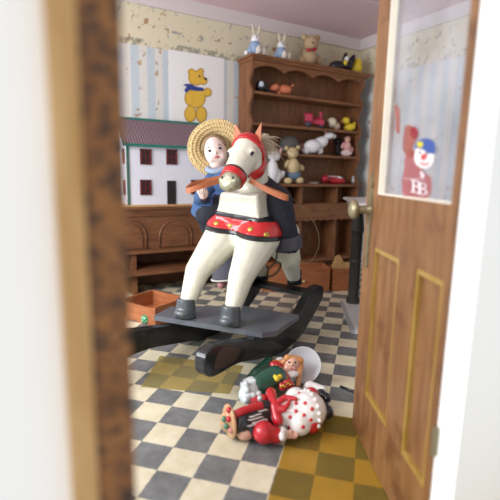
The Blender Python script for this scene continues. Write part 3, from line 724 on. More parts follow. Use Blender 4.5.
# body
HZD = .200
def legs(bm):
    for hx, hy, kx, ky, kz, sx, sy in ((.02, -.125, .10, -.135, .43, .29, -.13), (.0, .13, .085, .115, .43, .29, .07)):
        a_, k_, s_ = HF(hx + .012, hy, HZD + .07), HF(kx, ky, kz), HF(sx, sy, .60)
        add_cap(bm, HF(hx, hy, HZD + .03), a_, .040, .041); add_cap(bm, a_, k_, .041, .066); add_cap(bm, k_, s_, .066, .115)
def body(bm):
    legs(bm)
    add_cap(bm, HF(.38, -.02, .63), HF(.72, .01, .63), .148, .15)
    add_ell(bm, HF(.33, -.03, .60), (.13, .150, .125), Matrix((HBk, HL, V((0,0,1)))).transposed())
    # carved chest that narrows to the neck
    c = [HF(.215, y, z) for y, z in ((-.178, .56), (.122, .56), (.065, .83), (-.155, .83))]
    c2 = [HF(.44, y, z) for y, z in ((-.178, .56), (.122, .56), (.075, .84), (-.150, .84))]
    vs = [bm.verts.new(p) for p in c + c2]
    for f in [(0,1,2,3),(7,6,5,4),(0,4,5,1),(1,5,6,2),(2,6,7,3),(3,7,4,0)]: bm.faces.new([vs[i] for i in f])
    add_cap(bm, HF(.41, -.03, .80), HF(.36, -.045, 1.02), .09, .072)
    # head
    add_ell(bm, HF(.30, -.05, 1.045), (.085, .078, .085), Matrix((HBk, HL, V((0,0,1)))).transposed())
    add_cap(bm, HF(.30, -.05, 1.04), HF(.19, -.052, .945), .083, .064)
    add_cap(bm, HF(.19, -.052, .945), HF(.14, -.052, .892), .064, .054)
    add_ell(bm, HF(.31, -.05, .96), (.07, .085, .075), Matrix((HBk, HL, V((0,0,1)))).transposed())
    add_ell(bm, HF(.12, -.052, .868), (.045, .056, .034), Matrix((HBk, HL, V((0,0,1)))).transposed())
    for s in (-1, 1): add_ell(bm, HF(.112, -.052 + s * .034, .892), .025)
    for s in (-1, 1): add_ell(bm, HF(.235, -.05 + s * .062, 1.035), .022)
    # hind legs
    for s, hy in ((-1, -.135), (1, .10)):
        add_cap(bm, HF(.66, .0 + s * .08, .56), HF(.70, hy, .42), .13, .072); add_cap(bm, HF(.70, hy, .42), HF(.785, hy, .275), .068, .042)
BME = fuse(body, .011, 2)
QN = (HBk * .76 + V((0, 0, .65))); FN = (HBk * .65 - V((0, 0, .76)))
bm = bmesh.new(); bm.from_mesh(BME)
def slice_(co, no): bmesh.ops.bisect_plane(bm, geom=list(bm.verts) + list(bm.edges) + list(bm.faces), plane_co=co, plane_no=no, dist=1e-5)
for q in (-.032, .032, .055, -.053): slice_(HF(0, -.04, .664 + q), V((0, 0, 1)) - HL * .10)
QC = HF(.165, -.05, .925)
for q in (-.040, -.008, .002, .172, .222): slice_(QC + QN * q, QN)
for f_ in (.052, .100): slice_(QC + FN * f_, FN)
for y_ in (-.05 - .04, -.05 + .04): slice_(HF(0, y_, 0), HL)
bm.to_mesh(BME); bm.free()
for p in BME.polygons: p.use_smooth = True
MUZ = mat('muzzle_silver_green', '#a3a288', .3, .5, 45, 1.0, metal=.35, coat=.3, bscale=50)
hb = hh('body', BME.copy(), [CREAM, MUZ], 'cream white carved body')
off = V(horse['_w'])
for p in hb.data.polygons:
    x, y, z = toH(p.center + off)
    if z > .83 and x < .25 and (x - .165) * .76 + (z - .925) * .65 < -.040: p.material_index = 1
HOOF = mat('hoof_grey', '#4b5156', .3, .2, 30, .5, coat=.4)
def hoof(hx, hy, z0, r=.047):
    def f(bm):
        add_cone(bm, HF(hx - .006, hy, z0 + .002), HF(hx + .006, hy, z0 + .098), r * 1.16, r * .98, 20)
        add_ell(bm, HF(hx - .028, hy, z0 + .03), (r * .85, r * .95, .028), Matrix((HBk, HL, V((0,0,1)))).transposed())
    me = fuse(f, .005, 2)
    return me
hh('hoof', hoof(.015, -.125, HZD), HOOF); hh('hoof', hoof(-.002, .13, HZD), HOOF)
hh('hoof', hoof(.80, -.135, .232, .042), BLACK, 'black hind hoof'); hh('hoof', hoof(.80, .10, .232, .042), BLACK, 'black hind hoof')
# painted straps: shells hugging the carved body
def bandz(x, y): return .664 + (y + .04) * .10
def chest_test(lo, hi):
    def f(p):
        x, y, z = toH(p); zz = z - bandz(x, y)
        return x < .47 and lo < zz < hi
    return f
cb = hh('chest_strap', shell(BME, chest_test(-.032, .032), .010), RED, 'red strap round the chest')
hh('strap_edge', shell(BME, chest_test(.032, .055), .007), BLACK, 'black edge', cb)
hh('strap_edge', shell(BME, chest_test(-.053, -.032), .007), BLACK, 'black edge', cb)
GOLD = mat('dull_gold', '#b89a4a', .35, .2, 60, .3, metal=.5)
hbv = None
from mathutils.bvhtree import BVHTree
hbv = BVHTree.FromPolygons([v.co for v in BME.vertices], [list(p.vertices) for p in BME.polygons])
for (x_, y_) in ((217, 224), (231, 226), (251, 230), (266, 235)):
    d_ = ray(x_, y_).normalized(); h_ = hbv.ray_cast(CAM, d_)
    if h_[0] is None: continue
    hh('gold_stud', mesh_of(lambda bm: add_ell(bm, h_[0] + h_[1] * .009, (.016, .014, .006), h_[1].to_track_quat('Z', 'Y').to_matrix())), GOLD, 'dull gold spot', cb)
br_o = V((.30, -.05, 1.04))
def qf(p):
    x, y, z = toH(p); return (x - .165) * .76 + (z - .925) * .65, (x - .165) * .65 - (z - .925) * .76, x, y, z
def noseband(p):
    q, f, x, y, z = qf(p); return -.040 < q < -.008 and z > .845 and x < .30
def nb_edge(p):
    q, f, x, y, z = qf(p); return -.008 < q < .002 and z > .845 and x < .30
def brow(p):
    q, f, x, y, z = qf(p)
    if .172 < q < .222 and z > 1.0 and f < .06: return True
    return abs(y + .05) > .04 and .052 < f < .100 and -.005 < q < .20
br = hh('bridle', shell(BME, noseband, .008), RED, 'red noseband')
hh('strap_edge', shell(BME, nb_edge, .006), BLACK, 'black edge', br)
hh('brow_band', shell(BME, brow, .010), RED, 'red brow and cheek straps', br)
# face details
for s in (-1, 1):
    def f(bm, s=s): add_ell(bm, HF(.222, -.05 + s * .068, 1.028), (.020, .010, .0085), Matrix((HBk, HL, V((0,0,1)))).transposed() @ Matrix.Rotation(-.7, 3, 'Y'))
    hh('eye', mesh_of(f), BLACK, 'dark painted eye')
    def f2(bm, s=s): add_ell(bm, HF(.0955, -.052 + s * .030, .905), (.006, .009, .008))
    hh('nostril', mesh_of(f2), BLACK)
LEATH = mat('tan_leather', '#b0673f', .5, .1, 60, .15)
for s, tipx in ((1, 0), (-1, 0)):
    y = -.05 + s * .058
    tip = HF(.30, y + s * .018, 1.185)
    base = [HF(.31 + .022 * math.cos(a_), y + .028 * math.sin(a_), 1.085) for a_ in [k * PI / 6 for k in range(-4, 5)]]
    bm = bmesh.new()
    out_ = [HF(.285, y - .026, 1.09), HF(.30, y + .026, 1.085), HF(.30, y + .022 * (1 + .3 * s), 1.135), tip, HF(.29, y - .020, 1.13)]
    hh('ear', prism(out_, HBk * .008, .001), LEATH, 'pointed tan leather ear')
# mane tufts
def mane(bm):
    rnd = random.Random(3)
    for k in range(260):
        a_ = rnd.random(); s0 = HF(.33 + rnd.random() * .10, -.06 + rnd.uniform(-.045, .04), 1.115 - a_ * a_ * .20)
        dirv = (HBk * rnd.uniform(.2, 1.0) + HL * (rnd.uniform(-1.2, -.1) if a_ < .6 else rnd.uniform(-.3, .1)) + V((0, 0, rnd.uniform(-.3, .75) if a_ < .6 else -1)) ).normalized()
        ln = rnd.uniform(.05, .115); pts = []
        for j in range(5):
            t_ = j / 4; pts.append(s0 + dirv * ln * t_ + V((0, 0, -.05)) * t_ * t_ * ln / .1)
        m_ = tube(pts, [.0026, .0024, .002, .0015, .0007], 4); bm.from_mesh(m_); bpy.data.meshes.remove(m_)
hh('mane', mesh_of(mane), mat('mane_blonde', '#d9cdb2', .7, .1, 60), 'fluffy cream mane')
# reins: a leather loop sticking out on both sides of the muzzle
rp = spline([HF(.12, .012, .888), HF(.05, .070, .862), HF(.025, .118, .842), HF(.035, .145, .838), HF(.075, .172, .846), HF(.13, .180, .864), HF(.19, .155, .882), HF(.24, .09, .900), HF(.27, .03, .912)], 8)
hh('rein', ribbon(rp, .026, .006), LEATH, 'tan leather rein loop held by the doll')
rp = spline([HF(.19, -.125, .895), HF(.19, -.18, .868), HF(.20, -.25, .836), HF(.215, -.300, .816), HF(.235, -.312, .814), HF(.26, -.29, .818), HF(.30, -.20, .842), HF(.32, -.13, .862)], 8)
hh('rein', ribbon(rp, .025, .006), LEATH, 'tan leather rein loop on the right')
# stirrup ring and thread
st = [HF(.38, -.18, .415) + (HL * -.020 * math.cos(a_) + V((0, 0, .042)) * math.sin(a_) - HL * .022 * math.sin(a_) + HBk * .03 * math.cos(a_)) for a_ in [k * PI / 8 for k in range(16)]]
so = hh('stirrup', tube(st, .0065, 8, True), mat('dark_bronze', '#6d5f45', .35, .2, metal=.7), 'small metal stirrup ring')
hh('stirrup_strap', ribbon(spline([HF(.34, -.20, .60), HF(.36, -.205, .52), HF(.38, -.19, .452)], 5), .014, .004, up=HBk), BLACK, par=so)
hh('loose_thread', tube(spline([HF(.33, -.13, .87), HF(.42, -.26, .80), HF(.48, -.36, .68), HF(.50, -.39, .56), HF(.47, -.35, .46), HF(.45, -.28, .47)], 8), .0012, 4), mat('thread_tan', '#8b7a62', .6), 'thin loose thread')

# ------------------------------------------------------------------ straw hat doll riding the horse
doll = thing('straw_hat_doll', 'pale faced doll in a straw hat and denim clothes riding the white horse', 'doll', HF(.48, .05, .80))
def dl(n, me, m, lab=None, par=None):
    if me is None: return None
    o = link(n, me, m, par or doll)
    if lab: o['label'] = lab
    return o
HC = HF(.43, .232, 1.045)                       # head centre
toc = (CAM - HC).normalized(); hup = (V((0, 0, 1)) - HR * .28); hup = (hup - toc * hup.dot(toc)).normalized(); hrt = hup.cross(toc)
if hrt.dot(CR) < 0: hrt = -hrt
HROT = Matrix((hrt, -toc, hup)).transposed()
def hd(a, b_, c): return HC + hrt * a + hup * b_ + toc * c      # right, up, towards the viewer
SKIN = mat('porcelain_skin', '#e6d3cb', .4, .03, 10)
def dbody(bm):
    add_ell(bm, HC, (.066, .070, .092), HROT)
    add_ell(bm, hd(-.012, -.062, .022), (.040, .04, .035), HROT)
    add_ell(bm, hd(.0, -.003, .070), (.007, .010, .009), HROT)           # nose
    for s in (-1, 1): add_ell(bm, hd(s * .028, -.030, .042), .026)
    add_cap(bm, hd(-.005, -.085, -.02), HF(.46, .19, .90), .03, .034)
    add_cap(bm, HF(.46, .17, .885), HF(.50, .05, .84), .085, .10)
    # left-of-picture arm, its hand closed on the rein
    add_cap(bm, HF(.44, .25, .895), HF(.36, .285, .785), .042, .036); add_cap(bm, HF(.36, .285, .785), HF(.215, .165, .812), .034, .022)
    add_ell(bm, HF(.185, .150, .822), (.030, .022, .028))
    # other arm
    add_cap(bm, HF(.46, .08, .90), HF(.44, -.08, .86), .04, .034); add_cap(bm, HF(.44, -.08, .86), HF(.38, -.13, .845), .03, .024)
    # legs
    add_cap(bm, HF(.50, .10, .82), HF(.40, .26, .70), .085, .075); add_cap(bm, HF(.40, .26, .70), HF(.58, .25, .36), .07, .045); 
    add_cap(bm, HF(.58, .25, .36), HF(.57, .235, .29), .028, .026); add_cap(bm, HF(.57, .235, .275), HF(.51, .235, .265), .026, .022)
    add_cap(bm, HF(.50, -.02, .84), HF(.39, -.185, .785), .085, .066); add_cap(bm, HF(.39, -.185, .785), HF(.42, -.235, .555), .070, .058)
DME = fuse(dbody, .0075, 2)
def cut(p):
    return toH(p)
dbo = dl('body', DME.copy(), SKIN)
# fingers wrapped round the rein, thumb on the other side
def fing(bm):
    for k in range(4):
        b0 = HF(.190 - .012 * k, .170 - .018 * k, .846); 
        add_cap(bm, b0 - V((0, 0, .016)), b0 + V((0, 0, .006)) , .0085 - .0006 * k, .008 - .0006 * k)
        add_cap(bm, b0 + V((0, 0, .006)), b0 - HBk * .022 - V((0, 0, .004)), .008 - .0006 * k, .007 - .0005 * k)
        add_cap(bm, b0 - HBk * .022 - V((0, 0, .004)), b0 - HBk * .024 - V((0, 0, .022)), .007 - .0005 * k, .006)
    add_cap(bm, HF(.20, .155, .812), HF(.165, .135, .802), .010, .009); add_cap(bm, HF(.165, .135, .802), HF(.15, .125, .818), .009, .007)
dl('hand', fuse(fing, .003, 1), SKIN, 'pale hand gripping the rein')
DENIM = mat('blue_denim', '#3f5c86', .85, .2, 90, .4); NAVY = mat('dark_navy_cloth', '#252733', .85, .45, 40, .9); CHAR = mat('charcoal_cuff', '#4f4d58', .9, .15, 90, .3)
def jk(p):
    x, y, z = toH(p)
    if (p - HC).dot(hup) > -.098 and (p - HC).length < .14: return False
    if x < .235: return False
    return z > .80 or (y > .2 and z > .735 and x < .47)
dl('jacket', shell(DME, lambda p: jk(p) and toH(p)[1] > .06, .008), DENIM, 'blue denim jacket')
dl('jacket_front', shell(DME, lambda p: jk(p) and toH(p)[1] <= .06 and toH(p)[2] > .80 and toH(p)[1] > -.16, .008), NAVY, 'dark jacket side')
def tr(p):
    x, y, z = toH(p)
    if (p - HC).length < .15 or x < .235: return False
    if jk(p) and y > -.16: return False
    if y > .1: return z > .335
    return z > .52 if y < -.12 else z > .5
dl('trousers', shell(DME, tr, .012), NAVY, 'dark navy trousers')
def cuff(c0, c1, r0, r1):
    def f(bm): add_cone(bm, c0, c1, r0, r1, 24)
    return fuse(f, .006, 3)
dl('trouser_cuff', cuff(HF(.415, -.235, .600), HF(.425, -.242, .530), .078, .079), CHAR, 'grey turned up cuff')
dl('trouser_cuff', cuff(HF(.56, .24, .42), HF(.56, .20, .290), .070, .125), CHAR, 'wide grey cuff behind the front legs')
dl('cuff_lining', cuff(HF(.56, .20, .292), HF(.56, .198, .280), .127, .127), mat('white_hem', '#c9c4c0', .7), 'pale hem')
dl('shoe', fuse(lambda bm: add_cap(bm, HF(.56, .235, .26), HF(.49, .225, .25), .032, .026), .006, 1), mat('pink_shoe', '#b98080', .5), 'pinkish foot below the cuff')
def hem(bm): add_cap(bm, HF(.40, .285, .735), HF(.42, .29, .70), .084, .086)
dl('jacket_hem', cuff(HF(.385, .27, .765), HF(.41, .285, .700), .072, .090), DENIM, 'blue flared jacket hem')
COLLAR = mat('pale_blue_collar', '#93a3b8', .8, .1)
cp = [hd(-.070, -.080, .01), hd(-.045, -.098, .05), hd(0, -.105, .062), hd(.05, -.095, .04), hd(.06, -.09, -.02), hd(-.02, -.085, -.06)]
dl('collar', tube(spline(cp, 6, True), .016, 8, True), COLLAR, 'pale blue scarf collar')
# face
def fe(n, a, b_, c, r, m, lab=None):
    def f(bm): add_ell(bm, hd(a, b_, c), r, HROT)
    return dl(n, mesh_of(f), m, lab)
EYE = mat('doll_eye', '#2c3038', .2, .05); LIP = mat('doll_lip', '#c4625e', .4, .05)
fe('eye', -.029, .016, .060, (.0095, .007, .0075), EYE); fe('eye', .029, .016, .060, (.0095, .007, .0075), EYE)
fe('eyebrow', -.030, .036, .0575, (.012, .004, .0022), mat('doll_brow', '#9a7f6a', .6)); fe('eyebrow', .030, .036, .0575, (.012, .004, .0022), MATS['doll_brow'])
fe('mouth', .0, -.026, .0685, (.014, .007, .006), LIP, 'small red painted mouth')
def hairf(bm):
    for k in range(9):
        a_ = PI * (.12 + .76 * k / 8); add_ell(bm, hd(.062 * math.cos(a_), .075 * math.sin(a_) + .006, -.004), (.020, .03, .020), HROT)
dl('hair', fuse(hairf, .006, 2), mat('doll_hair', '#8f775a', .8, .2, 120, .4), 'wisps of pale hair under the hat')
# straw hat, brim framing the face
STRAW = mat('woven_straw', '#d0b783', .7, .22, 55, .6, bscale=90)
HTC = hd(.012, .02, -.035); hn = (toc + hup * .15 - hrt * .05).normalized()
ha = (hrt - hn * hrt.dot(hn)).normalized(); hb_ = hn.cross(ha)
bm = bmesh.new(); rings = []; NS = 96
prof = [(.078, -.012), (.090, -.004), (.100, .006), (.112, .013), (.124, .018), (.136, .020), (.148, .020), (.160, .017), (.167, .010), (.166, .002), (.158, .004), (.146, .006), (.134, .006), (.122, .004), (.110, -.001), (.098, -.008), (.086, -.018)]
for r_, h_ in prof:
    ring = []
    for k in range(NS):
        t_ = 2*PI*k/NS; wob = .0025 * math.sin(k * PI / 2 + r_ * 900) + .006 * math.sin(2 * t_ + 1)
        ring.append(bm.verts.new(HTC + (ha * math.cos(t_) + hb_ * math.sin(t_) * .98) * r_ + hn * (h_ + wob)))
    rings.append(ring)
for i in range(len(rings)):
    A_, B2 = rings[i], rings[(i+1) % len(rings)]
    for k in range(NS): bm.faces.new([A_[k], A_[(k+1) % NS], B2[(k+1) % NS], B2[k]])
hat = dl('straw_hat', finish(bm, smooth=True), STRAW, 'woven straw hat with a wide braided brim')
def crown(bm):
    Mx = Matrix.Translation(HTC - hn * .012) @ Matrix((ha, hb_, hn)).transposed().to_4x4()
    NSx, NR = 32, 8; rs = []
    for j in range(NR):
        f_ = j / NR * PI / 2
        rs.append([bm.verts.new(Mx @ V((.092 * math.cos(f_) * math.cos(2*PI*k/NSx), .092 * math.cos(f_) * math.sin(2*PI*k/NSx), -.105 * math.sin(f_)))) for k in range(NSx)])
    tp = bm.verts.new(Mx @ V((0, 0, -.105)))
    for j in range(NR - 1):
        for k in range(NSx): bm.faces.new([rs[j][k], rs[j][(k+1) % NSx], rs[j+1][(k+1) % NSx], rs[j+1][k]])
    for k in range(NSx): bm.faces.new([rs[-1][k], rs[-1][(k+1) % NSx], tp])
dl('hat_crown', mesh_of(crown), STRAW, par=hat)
# braid pattern of the brim: coiled plaits
def plait(bm):
    for r_, h_ in ((.104, .011), (.124, .0195), (.144, .0225), (.162, .017)):
        n_ = int(2 * PI * r_ / .016)
        for k in range(n_):
            t_ = 2*PI*k/n_; wob = .006 * math.sin(2 * t_ + 1)
            p = HTC + (ha * math.cos(t_) + hb_ * math.sin(t_) * .98) * r_ + hn * (h_ + wob)
            R3 = Matrix((ha * math.cos(t_ + .8) + hb_ * math.sin(t_ + .8), -ha * math.sin(t_ + .8) + hb_ * math.cos(t_ + .8), hn)).transposed()
            add_ell(bm, p, (.0105, .0055, .004), R3, 8)
dl('brim_plait', mesh_of(plait), STRAW, par=hat)

# ------------------------------------------------------------------ fallen painted figurines on the floor
def at(x, y, h): return PZ(x, y, h)
GOLDF = mat('figurine_flesh', '#c79a72', .35, .2, 30, .2, coat=.3); APR = mat('apron_white', '#e3deda', .3, .06, 20, .9, coat=.4, bscale=28)
REDG = mat('figurine_red', '#c0202a', .25, .15, 30, .9, coat=.5, bscale=40); BLKG = mat('figurine_black', '#15171f', .18, .3, 30, .4, coat=.6); SKF = mat('figurine_skin', '#dba892', .35, .06, coat=.3)
lady = thing('fallen_apron_doll', 'painted doll in red-dotted white apron and black hair lying face up on the tiles', 'doll', PZ(275, 425, 0))
def ld(n, me, m, lab=None, par=None):
    if me is None: return None
    o = link(n, me, m, par or lady)
    if lab: o['label'] = lab
    return o
def lskirt(bm):
    add_cap(bm, at(276, 415, .055), at(308, 411, .070), .052, .068); add_ell(bm, at(296, 400, .075), .045); add_ell(bm, at(300, 424, .045), .044)
    add_ell(bm, at(272, 416, .05), (.04, .045, .042))
SK = fuse(lskirt, .005, 2)
sk = ld('apron', SK, APR, 'white apron with red dots')
def dotsf(bm):
    pass
import mathutils
bvh = mathutils.bvhtree.BVHTree.FromPolygons([v.co + V(lady['_w']) for v in sk.data.vertices], [list(p.vertices) for p in sk.data.polygons])
def onto(x, y, lift=0, tree=None):
    d = ray(x, y).normalized(); h = (tree or bvh).ray_cast(CAM, d)
    return (h[0] + h[1] * lift, h[1]) if h[0] is not None else (None, None)
def dotsf(bm):
    for x, y in ((284,407),(299,394),(305,404),(296,412),(290,418),(304,416),(280,424),(303,428),(289,428),(312,410),(296,404),(311,421),(288,399)):
        p, nn_ = onto(x, y)
        if p is None: continue
        add_ell(bm, p, (.0075, .0075, .003), nn_.to_track_quat('Z', 'Y').to_matrix(), 10)
ld('apron_dots', mesh_of(dotsf), REDG, 'red dots', sk)
def fr(bm):
    a0, a1 = at(306, 411, .064), at(315, 409, .055)
    add_cap(bm, a0, a1, .066, .042); add_ell(bm, at(311, 396, .065), .032); add_ell(bm, at(311, 424, .04), .036)
ld('red_skirt', fuse(fr, .005, 2), REDG, 'glossy red skirt hem')
def ruff(bm):
    for k in range(18):
        t_ = 2*PI*k/18; c0 = at(309, 411, .068); ax = (at(320, 409, .066) - c0).normalized(); s_ = ax.cross(V((0,0,1))).normalized(); u2 = s_.cross(ax)
        q = c0 + s_ * math.cos(t_) * .073 + u2 * math.sin(t_) * .069
        if q.z > .012: add_ell(bm, q, .009, seg=8)
ld('apron_frill', fuse(ruff, .004, 1), APR, par=sk)
ld('shoe', fuse(lambda bm: (add_ell(bm, at(321, 395, .05), .022), add_ell(bm, at(326, 399, .04), .022)), .004, 1), BLKG, 'black shoe')
ld('shoe', fuse(lambda bm: (add_ell(bm, at(324, 408, .045), .022), add_ell(bm, at(327, 413, .035), .026)), .004, 1), BLKG, 'black shoe')
ld('sock', fuse(lambda bm: (add_cap(bm, at(310, 388, .045), at(322, 391, .045), .026, .020)), .004, 1), APR, 'white sock')
# bodice and hair
def hair2(bm):
    add_cap(bm, at(242, 424, .05), at(266, 415, .055), .048, .050); add_cap(bm, at(250, 430, .035), at(270, 421, .04), .034, .036)
HM = fuse(hair2, .005, 2); hr_o = ld('hair', HM, BLKG, 'glossy black hair with white highlights')
hb2 = mathutils.bvhtree.BVHTree.FromPolygons([v.co + V(lady['_w']) for v in HM.vertices], [list(p.vertices) for p in HM.polygons])
for (xa, ya, xb, yb) in ((249,418,262,415),(248,421,264,418),(252,424,267,420),(247,427,258,425),(258,412,268,411),(262,423,268,421)):  # glints on the shiny hair put in as thin white tubes
    pts = []
    for k in range(7):
        p, nn_ = onto(xa + (xb - xa) * k / 6, ya + (yb - ya) * k / 6 + .5 * math.sin(k), 0, hb2)
        if p is not None: pts.append(p)
    if len(pts) > 2: ld('hair_highlight', tube(pts, [.0012] + [.0028] * (len(pts) - 2) + [.0012], 6), APR, 'white stroke drawing a shine on the hair', hr_o)
pts = []
for (x, y) in ((232,418),(238,415),(245,412),(253,409.5),(262,407)):
    p, nn_ = onto(x, y, .004, hb2); pts.append(p if p is not None else at(x, y, .075))
ld('hair_ribbon', tube(spline(pts, 5), .014, 10), REDG, 'red ribbon laid over the hair')
ld('shoulder_strap', fuse(lambda bm: add_cap(bm, at(252, 403, .06), at(263, 401, .065), .018, .022), .004, 1), REDG)
def hatb(bm):
    ax = (at(262, 414, .05) - at(230, 422, .05)).normalized(); c0 = at(229.5, 422, .062)
    R3 = ax.to_track_quat('Z', 'Y').to_matrix()
    add_ell(bm, c0, (.058, .062, .014), R3); add_ell(bm, c0 - ax * .012 + V((0, 0, .0)), (.034, .036, .022), R3)
ho = ld('bonnet', fuse(hatb, .004, 1), GOLDF, 'tan flower trimmed bonnet')
bh = mathutils.bvhtree.BVHTree.FromPolygons([v.co + V(lady['_w']) for v in ho.data.vertices], [list(p.vertices) for p in ho.data.polygons])
for (x, y, c_, nm) in ((229,411,'#c0202a','bonnet_flower'),(226,427,'#5c8a6a','bonnet_leaf'),(231,431,'#d98f8a','bonnet_flower'),(229,420,'#c0202a','bonnet_flower'),(224,420,'#5c8a6a','bonnet_leaf')):
    p, nn_ = onto(x, y, 0, bh)
    if p is not None: ld(nm, mesh_of(lambda bm: add_ell(bm, p, .011, seg=10)), mat('fig_' + c_[1:], c_, .3, .1, coat=.4), None, ho)
ld('face', fuse(lambda bm: (add_ell(bm, at(246, 433, .030), (.036, .03, .026)), add_ell(bm, at(239, 433, .028), .012)), .004, 1), SKF, 'flesh coloured face turned down')
# bow
def bow(bm):
    for (x0_, y0_, x1_, y1_, r0, r1) in ((275,406,271,394,.012,.022),(274,408,278,420,.012,.021),(275,407,285,400,.010,.012),(285,400,296,401,.012,.008),(276,408,284,411,.010,.011),(284,411,289,405,.011,.008)):
        pa, _ = onto(x0_, y0_, .006); pb, _ = onto(x1_, y1_, .006)
        pa = pa or at(x0_, y0_, .10); pb = pb or at(x1_, y1_, .09)
        add_cap(bm, pa, pb, r0, r1)
ld('bow', fuse(bow, .004, 1), REDG, 'big red bow')
# arm
arm = ld('sleeve', fuse(lambda bm: (add_ell(bm, at(264, 433.5, .042), (.040, .040, .039)), add_cap(bm, at(266, 434, .038), at(276, 436, .032), .034, .028)), .005, 2), REDG, 'puffed red sleeve')
ld('cuff', fuse(lambda bm: [add_ell(bm, at(282.5 + .6 * math.cos(k * 2), 434.5 + 5 * math.cos(k * PI / 5), .03 + .018 * math.sin(k * PI / 5)), .012) for k in range(10)] + [add_ell(bm, at(282.5, 434.5, .03), .022)], .004, 1), APR, 'white frilled cuff', arm)
def handf(bm):
    add_cap(bm, at(284, 435.5, .026), at(290, 435.5, .024), .015, .015)
    for k, (dx, dy, hz) in enumerate(((9, -2.6, .030), (10.3, -.8, .029), (10, 1.0, .024), (8.6, 2.6, .018))):
        add_cap(bm, at(290, 435.5 + (k - 1.5) * 1.1, .024), at(286.5 + dx, 436 + dy, hz), .0065, .0055)
    add_cap(bm, at(287, 433.5, .032), at(291, 431.8, .040), .0065, .0055)
ld('hand', fuse(handf, .003, 1), SKF, 'small pale hand with spread fingers', arm)

gd = thing('fallen_green_doll', 'fallen doll in glossy green coat with red flowers and a white round hat', 'doll', PZ(270, 395, 0))
def gg(n, me, m, lab=None, par=None):
    o = link(n, me, m, par or gd)
    if lab: o['label'] = lab
    return o
GRE = mat('figurine_green', '#1d5140', .22, .25, 30, .4, coat=.6); HATW = mat('figurine_hat_white', '#c7c8cb', .25, .04, coat=.4, alpha=.82)
gg('coat', fuse(lambda bm: (add_cap(bm, at(258, 388, .052), at(275, 380, .065), .050, .056), add_cap(bm, at(256, 376, .05), at(269, 363, .06), .030, .026), add_cap(bm, at(251, 382, .035), at(258, 374, .05), .028, .030), add_cap(bm, at(270, 388, .04), at(284, 388, .03), .034, .026)), .005, 2), GRE, 'glossy dark green coat')
def frill(bm):
    rnd = random.Random(5)
    for k in range(40): add_ell(bm, at(251 + rnd.uniform(-8.5, 9), 392 + rnd.uniform(-11, 11), .055 + rnd.uniform(-.03, .035)), rnd.uniform(.009, .015), seg=8)
    add_cap(bm, at(249, 396, .040), at(252, 388, .055), .044, .042)
gg('petticoat', fuse(frill, .004, 1), mat('petticoat_white', '#ccd4d4', .35, .1, 40, .3, coat=.3), 'crumpled white frilly petticoat')
gg('skirt_rim', fuse(lambda bm: add_cap(bm, at(240, 396, .03), at(246, 380, .035), .007, .007), .003, 1), GOLDF, 'thin tan rim')
gg('arm_flesh', fuse(lambda bm: add_cap(bm, at(262, 392, .03), at(270, 395, .02), .016, .012), .004, 1), SKF)
for (x, y, r_) in ((276, 369, .030), (284, 379, .024), (288, 386, .022), (283, 388, .018)):
    c0 = at(x, y, .085 if y < 370 else .07)
    f0 = gg('red_flower', fuse(lambda bm: (add_ell(bm, c0, r_), add_ell(bm, c0 + HR * r_ * .5, r_ * .7), add_ell(bm, c0 - HR * r_ * .4 + V((0, 0, r_ * .4)), r_ * .6)), .004, 1), REDG, 'shiny red flower')
    for k in range(3):
        gg('flower_dot', mesh_of(lambda bm: add_ell(bm, c0 + (CAM - c0).normalized() * r_ * 1.0 + HR * r_ * (.4 * (k - 1)) + V((0, 0, r_ * .3 * (k % 2))), .0045, seg=8)), cYEL, 'yellow dot', f0)
gg('yellow_flower', fuse(lambda bm: (add_ell(bm, at(277, 380, .118), .012), add_ell(bm, at(280, 378, .118), .010), add_ell(bm, at(275, 378, .115), .009)), .003, 1), cYEL, 'small yellow flower')
hc = at(292, 366, .095)
gg('head', fuse(lambda bm: (add_ell(bm, hc, (.036, .036, .042)), add_ell(bm, at(287, 371, .075), .026), add_ell(bm, hc + (CAM - hc).normalized() * .035, .008)), .004, 1), SKF, 'small peach face')
fdir = (CAM - hc).normalized()
for s_ in (-1, 1): gg('eye', mesh_of(lambda bm: add_ell(bm, hc + fdir * .034 + HR * .014 * s_ + V((0, 0, .012)), .0045, seg=8)), BLKG)
gg('mouth', mesh_of(lambda bm: add_ell(bm, hc + fdir * .037 - V((0, 0, .018)), (.008, .004, .003), seg=8)), REDG)
gg('cheek', mesh_of(lambda bm: add_ell(bm, hc + (CAM - hc).normalized() * .031 - V((0, 0, .012)) + HR * .008, .010, seg=10)), cPINK, 'rosy cheek')
HAIRO = mat('figurine_orange_hair', '#c98a55', .35, .2, 60, .4, coat=.3)
gg('hair', fuse(lambda bm: (add_cap(bm, hc + V((0, 0, .03)) - HR * .02, hc + HR * .034 + V((0, 0, .02)), .018, .018), add_cap(bm, hc + HR * .036, at(298, 386, .035), .017, .011), add_cap(bm, hc - HR * .038 + V((0, 0, .01)), at(272, 363, .06), .014, .010)), .004, 1), HAIRO, 'orange painted hair')
for cc_, rr_ in ((at(292, 376, .075), (.034, .02, .014)), (at(280, 361, .085), (.02, .016, .012))): gg('collar', mesh_of(lambda bm: add_ell(bm, cc_, rr_)), APR, 'white collar point')
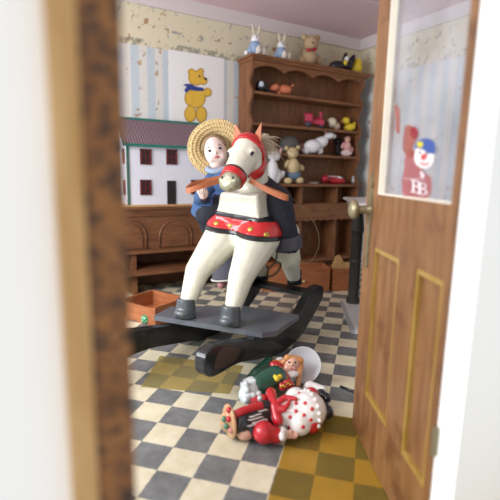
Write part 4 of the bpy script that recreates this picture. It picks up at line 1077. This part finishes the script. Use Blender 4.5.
# round hat brim: a shallow dish standing on its edge behind the head
bc = at(303, 366, .0805); bn = ((CAM - bc).normalized() * .86 + V((-.35, -.1, .30))).normalized()
ba = (HR - bn * HR.dot(bn)).normalized(); bb = bn.cross(ba)
bm = bmesh.new(); rings = []; R0 = .081
for r_, h_ in ((.0, -.024), (.4, -.022), (.72, -.012), (.95, .0), (1.0, .003), (1.0, -.001), (.93, -.006), (.70, -.018), (.4, -.028), (.0, -.030)):
    rings.append([bm.verts.new(bc + (ba * math.cos(2*PI*k/40) + bb * math.sin(2*PI*k/40)) * R0 * max(r_, .01) + bn * h_) for k in range(40)])
for i in range(len(rings) - 1):
    for k in range(40): bm.faces.new([rings[i][k], rings[i][(k+1) % 40], rings[i+1][(k+1) % 40], rings[i+1][k]])
bm.faces.new(rings[0]); bm.faces.new(rings[-1][::-1])
gg('hat_brim', finish(bm, smooth=True), HATW, 'pale round hat brim behind the head')

# rest both fallen dolls on the floor
bpy.context.view_layer.update()
for t_ in (lady, gd):
    lo = min((c_.matrix_world @ v.co).z for c_ in t_.children_recursive if c_.type == 'MESH' for v in c_.data.vertices)
    t_.location.z += .0025 - lo
# ------------------------------------------------------------------ light
w = bpy.data.worlds.new('w'); scene.world = w; w.use_nodes = True
bg = w.node_tree.nodes['Background']; bg.inputs[0].default_value = (.95, .975, 1.0, 1); bg.inputs[1].default_value = .82
def area(name, loc, target, sx, sy, power, col):
    l = bpy.data.lights.new(name, 'AREA'); l.shape = 'RECTANGLE'; l.size = sx; l.size_y = sy; l.energy = power; l.color = col
    o = bpy.data.objects.new(name, l); COL.objects.link(o); o.location = loc
    o.rotation_euler = (V(target) - V(loc)).to_track_quat('-Z', 'Y').to_euler(); return o
area('left_daylight_fill', (-1.45, 2.1, 1.45), (1.3, 2.5, .6), 1.8, 1.3, 105, (.92, .96, 1))  # added unseen lamp for daylight from the left; no window stands there
s = bpy.data.lights.new('sun', 'SUN'); s.energy = 1.4; s.angle = math.radians(14); s.color = (1, .96, .9)
so_ = bpy.data.objects.new('sun', s); COL.objects.link(so_); so_.rotation_euler = (V((.75, .62, -.62))).to_track_quat('-Z', 'Y').to_euler()

# ------------------------------------------------------------------ camera
cd = bpy.data.cameras.new('camera'); co_ = bpy.data.objects.new('camera', cd); COL.objects.link(co_)
Mc = Matrix((CR, CU, -CF)).transposed().to_4x4(); Mc.translation = CAM; co_.matrix_world = Mc
cd.sensor_width = 36; cd.sensor_fit = 'HORIZONTAL'; cd.lens = FPX / 500 * 36; cd.clip_start = .02
cd.dof.use_dof = True; cd.dof.focus_distance = 2.15; cd.dof.aperture_fstop = 1.6
scene.camera = co_
for o in bpy.data.objects:
    if '_w' in o: del o['_w']
scene.view_settings.view_transform = 'Standard'; scene.view_settings.look = 'None'
scene.view_settings.exposure = -.16; scene.view_settings.gamma = 1; scene.view_settings.use_curve_mapping = False
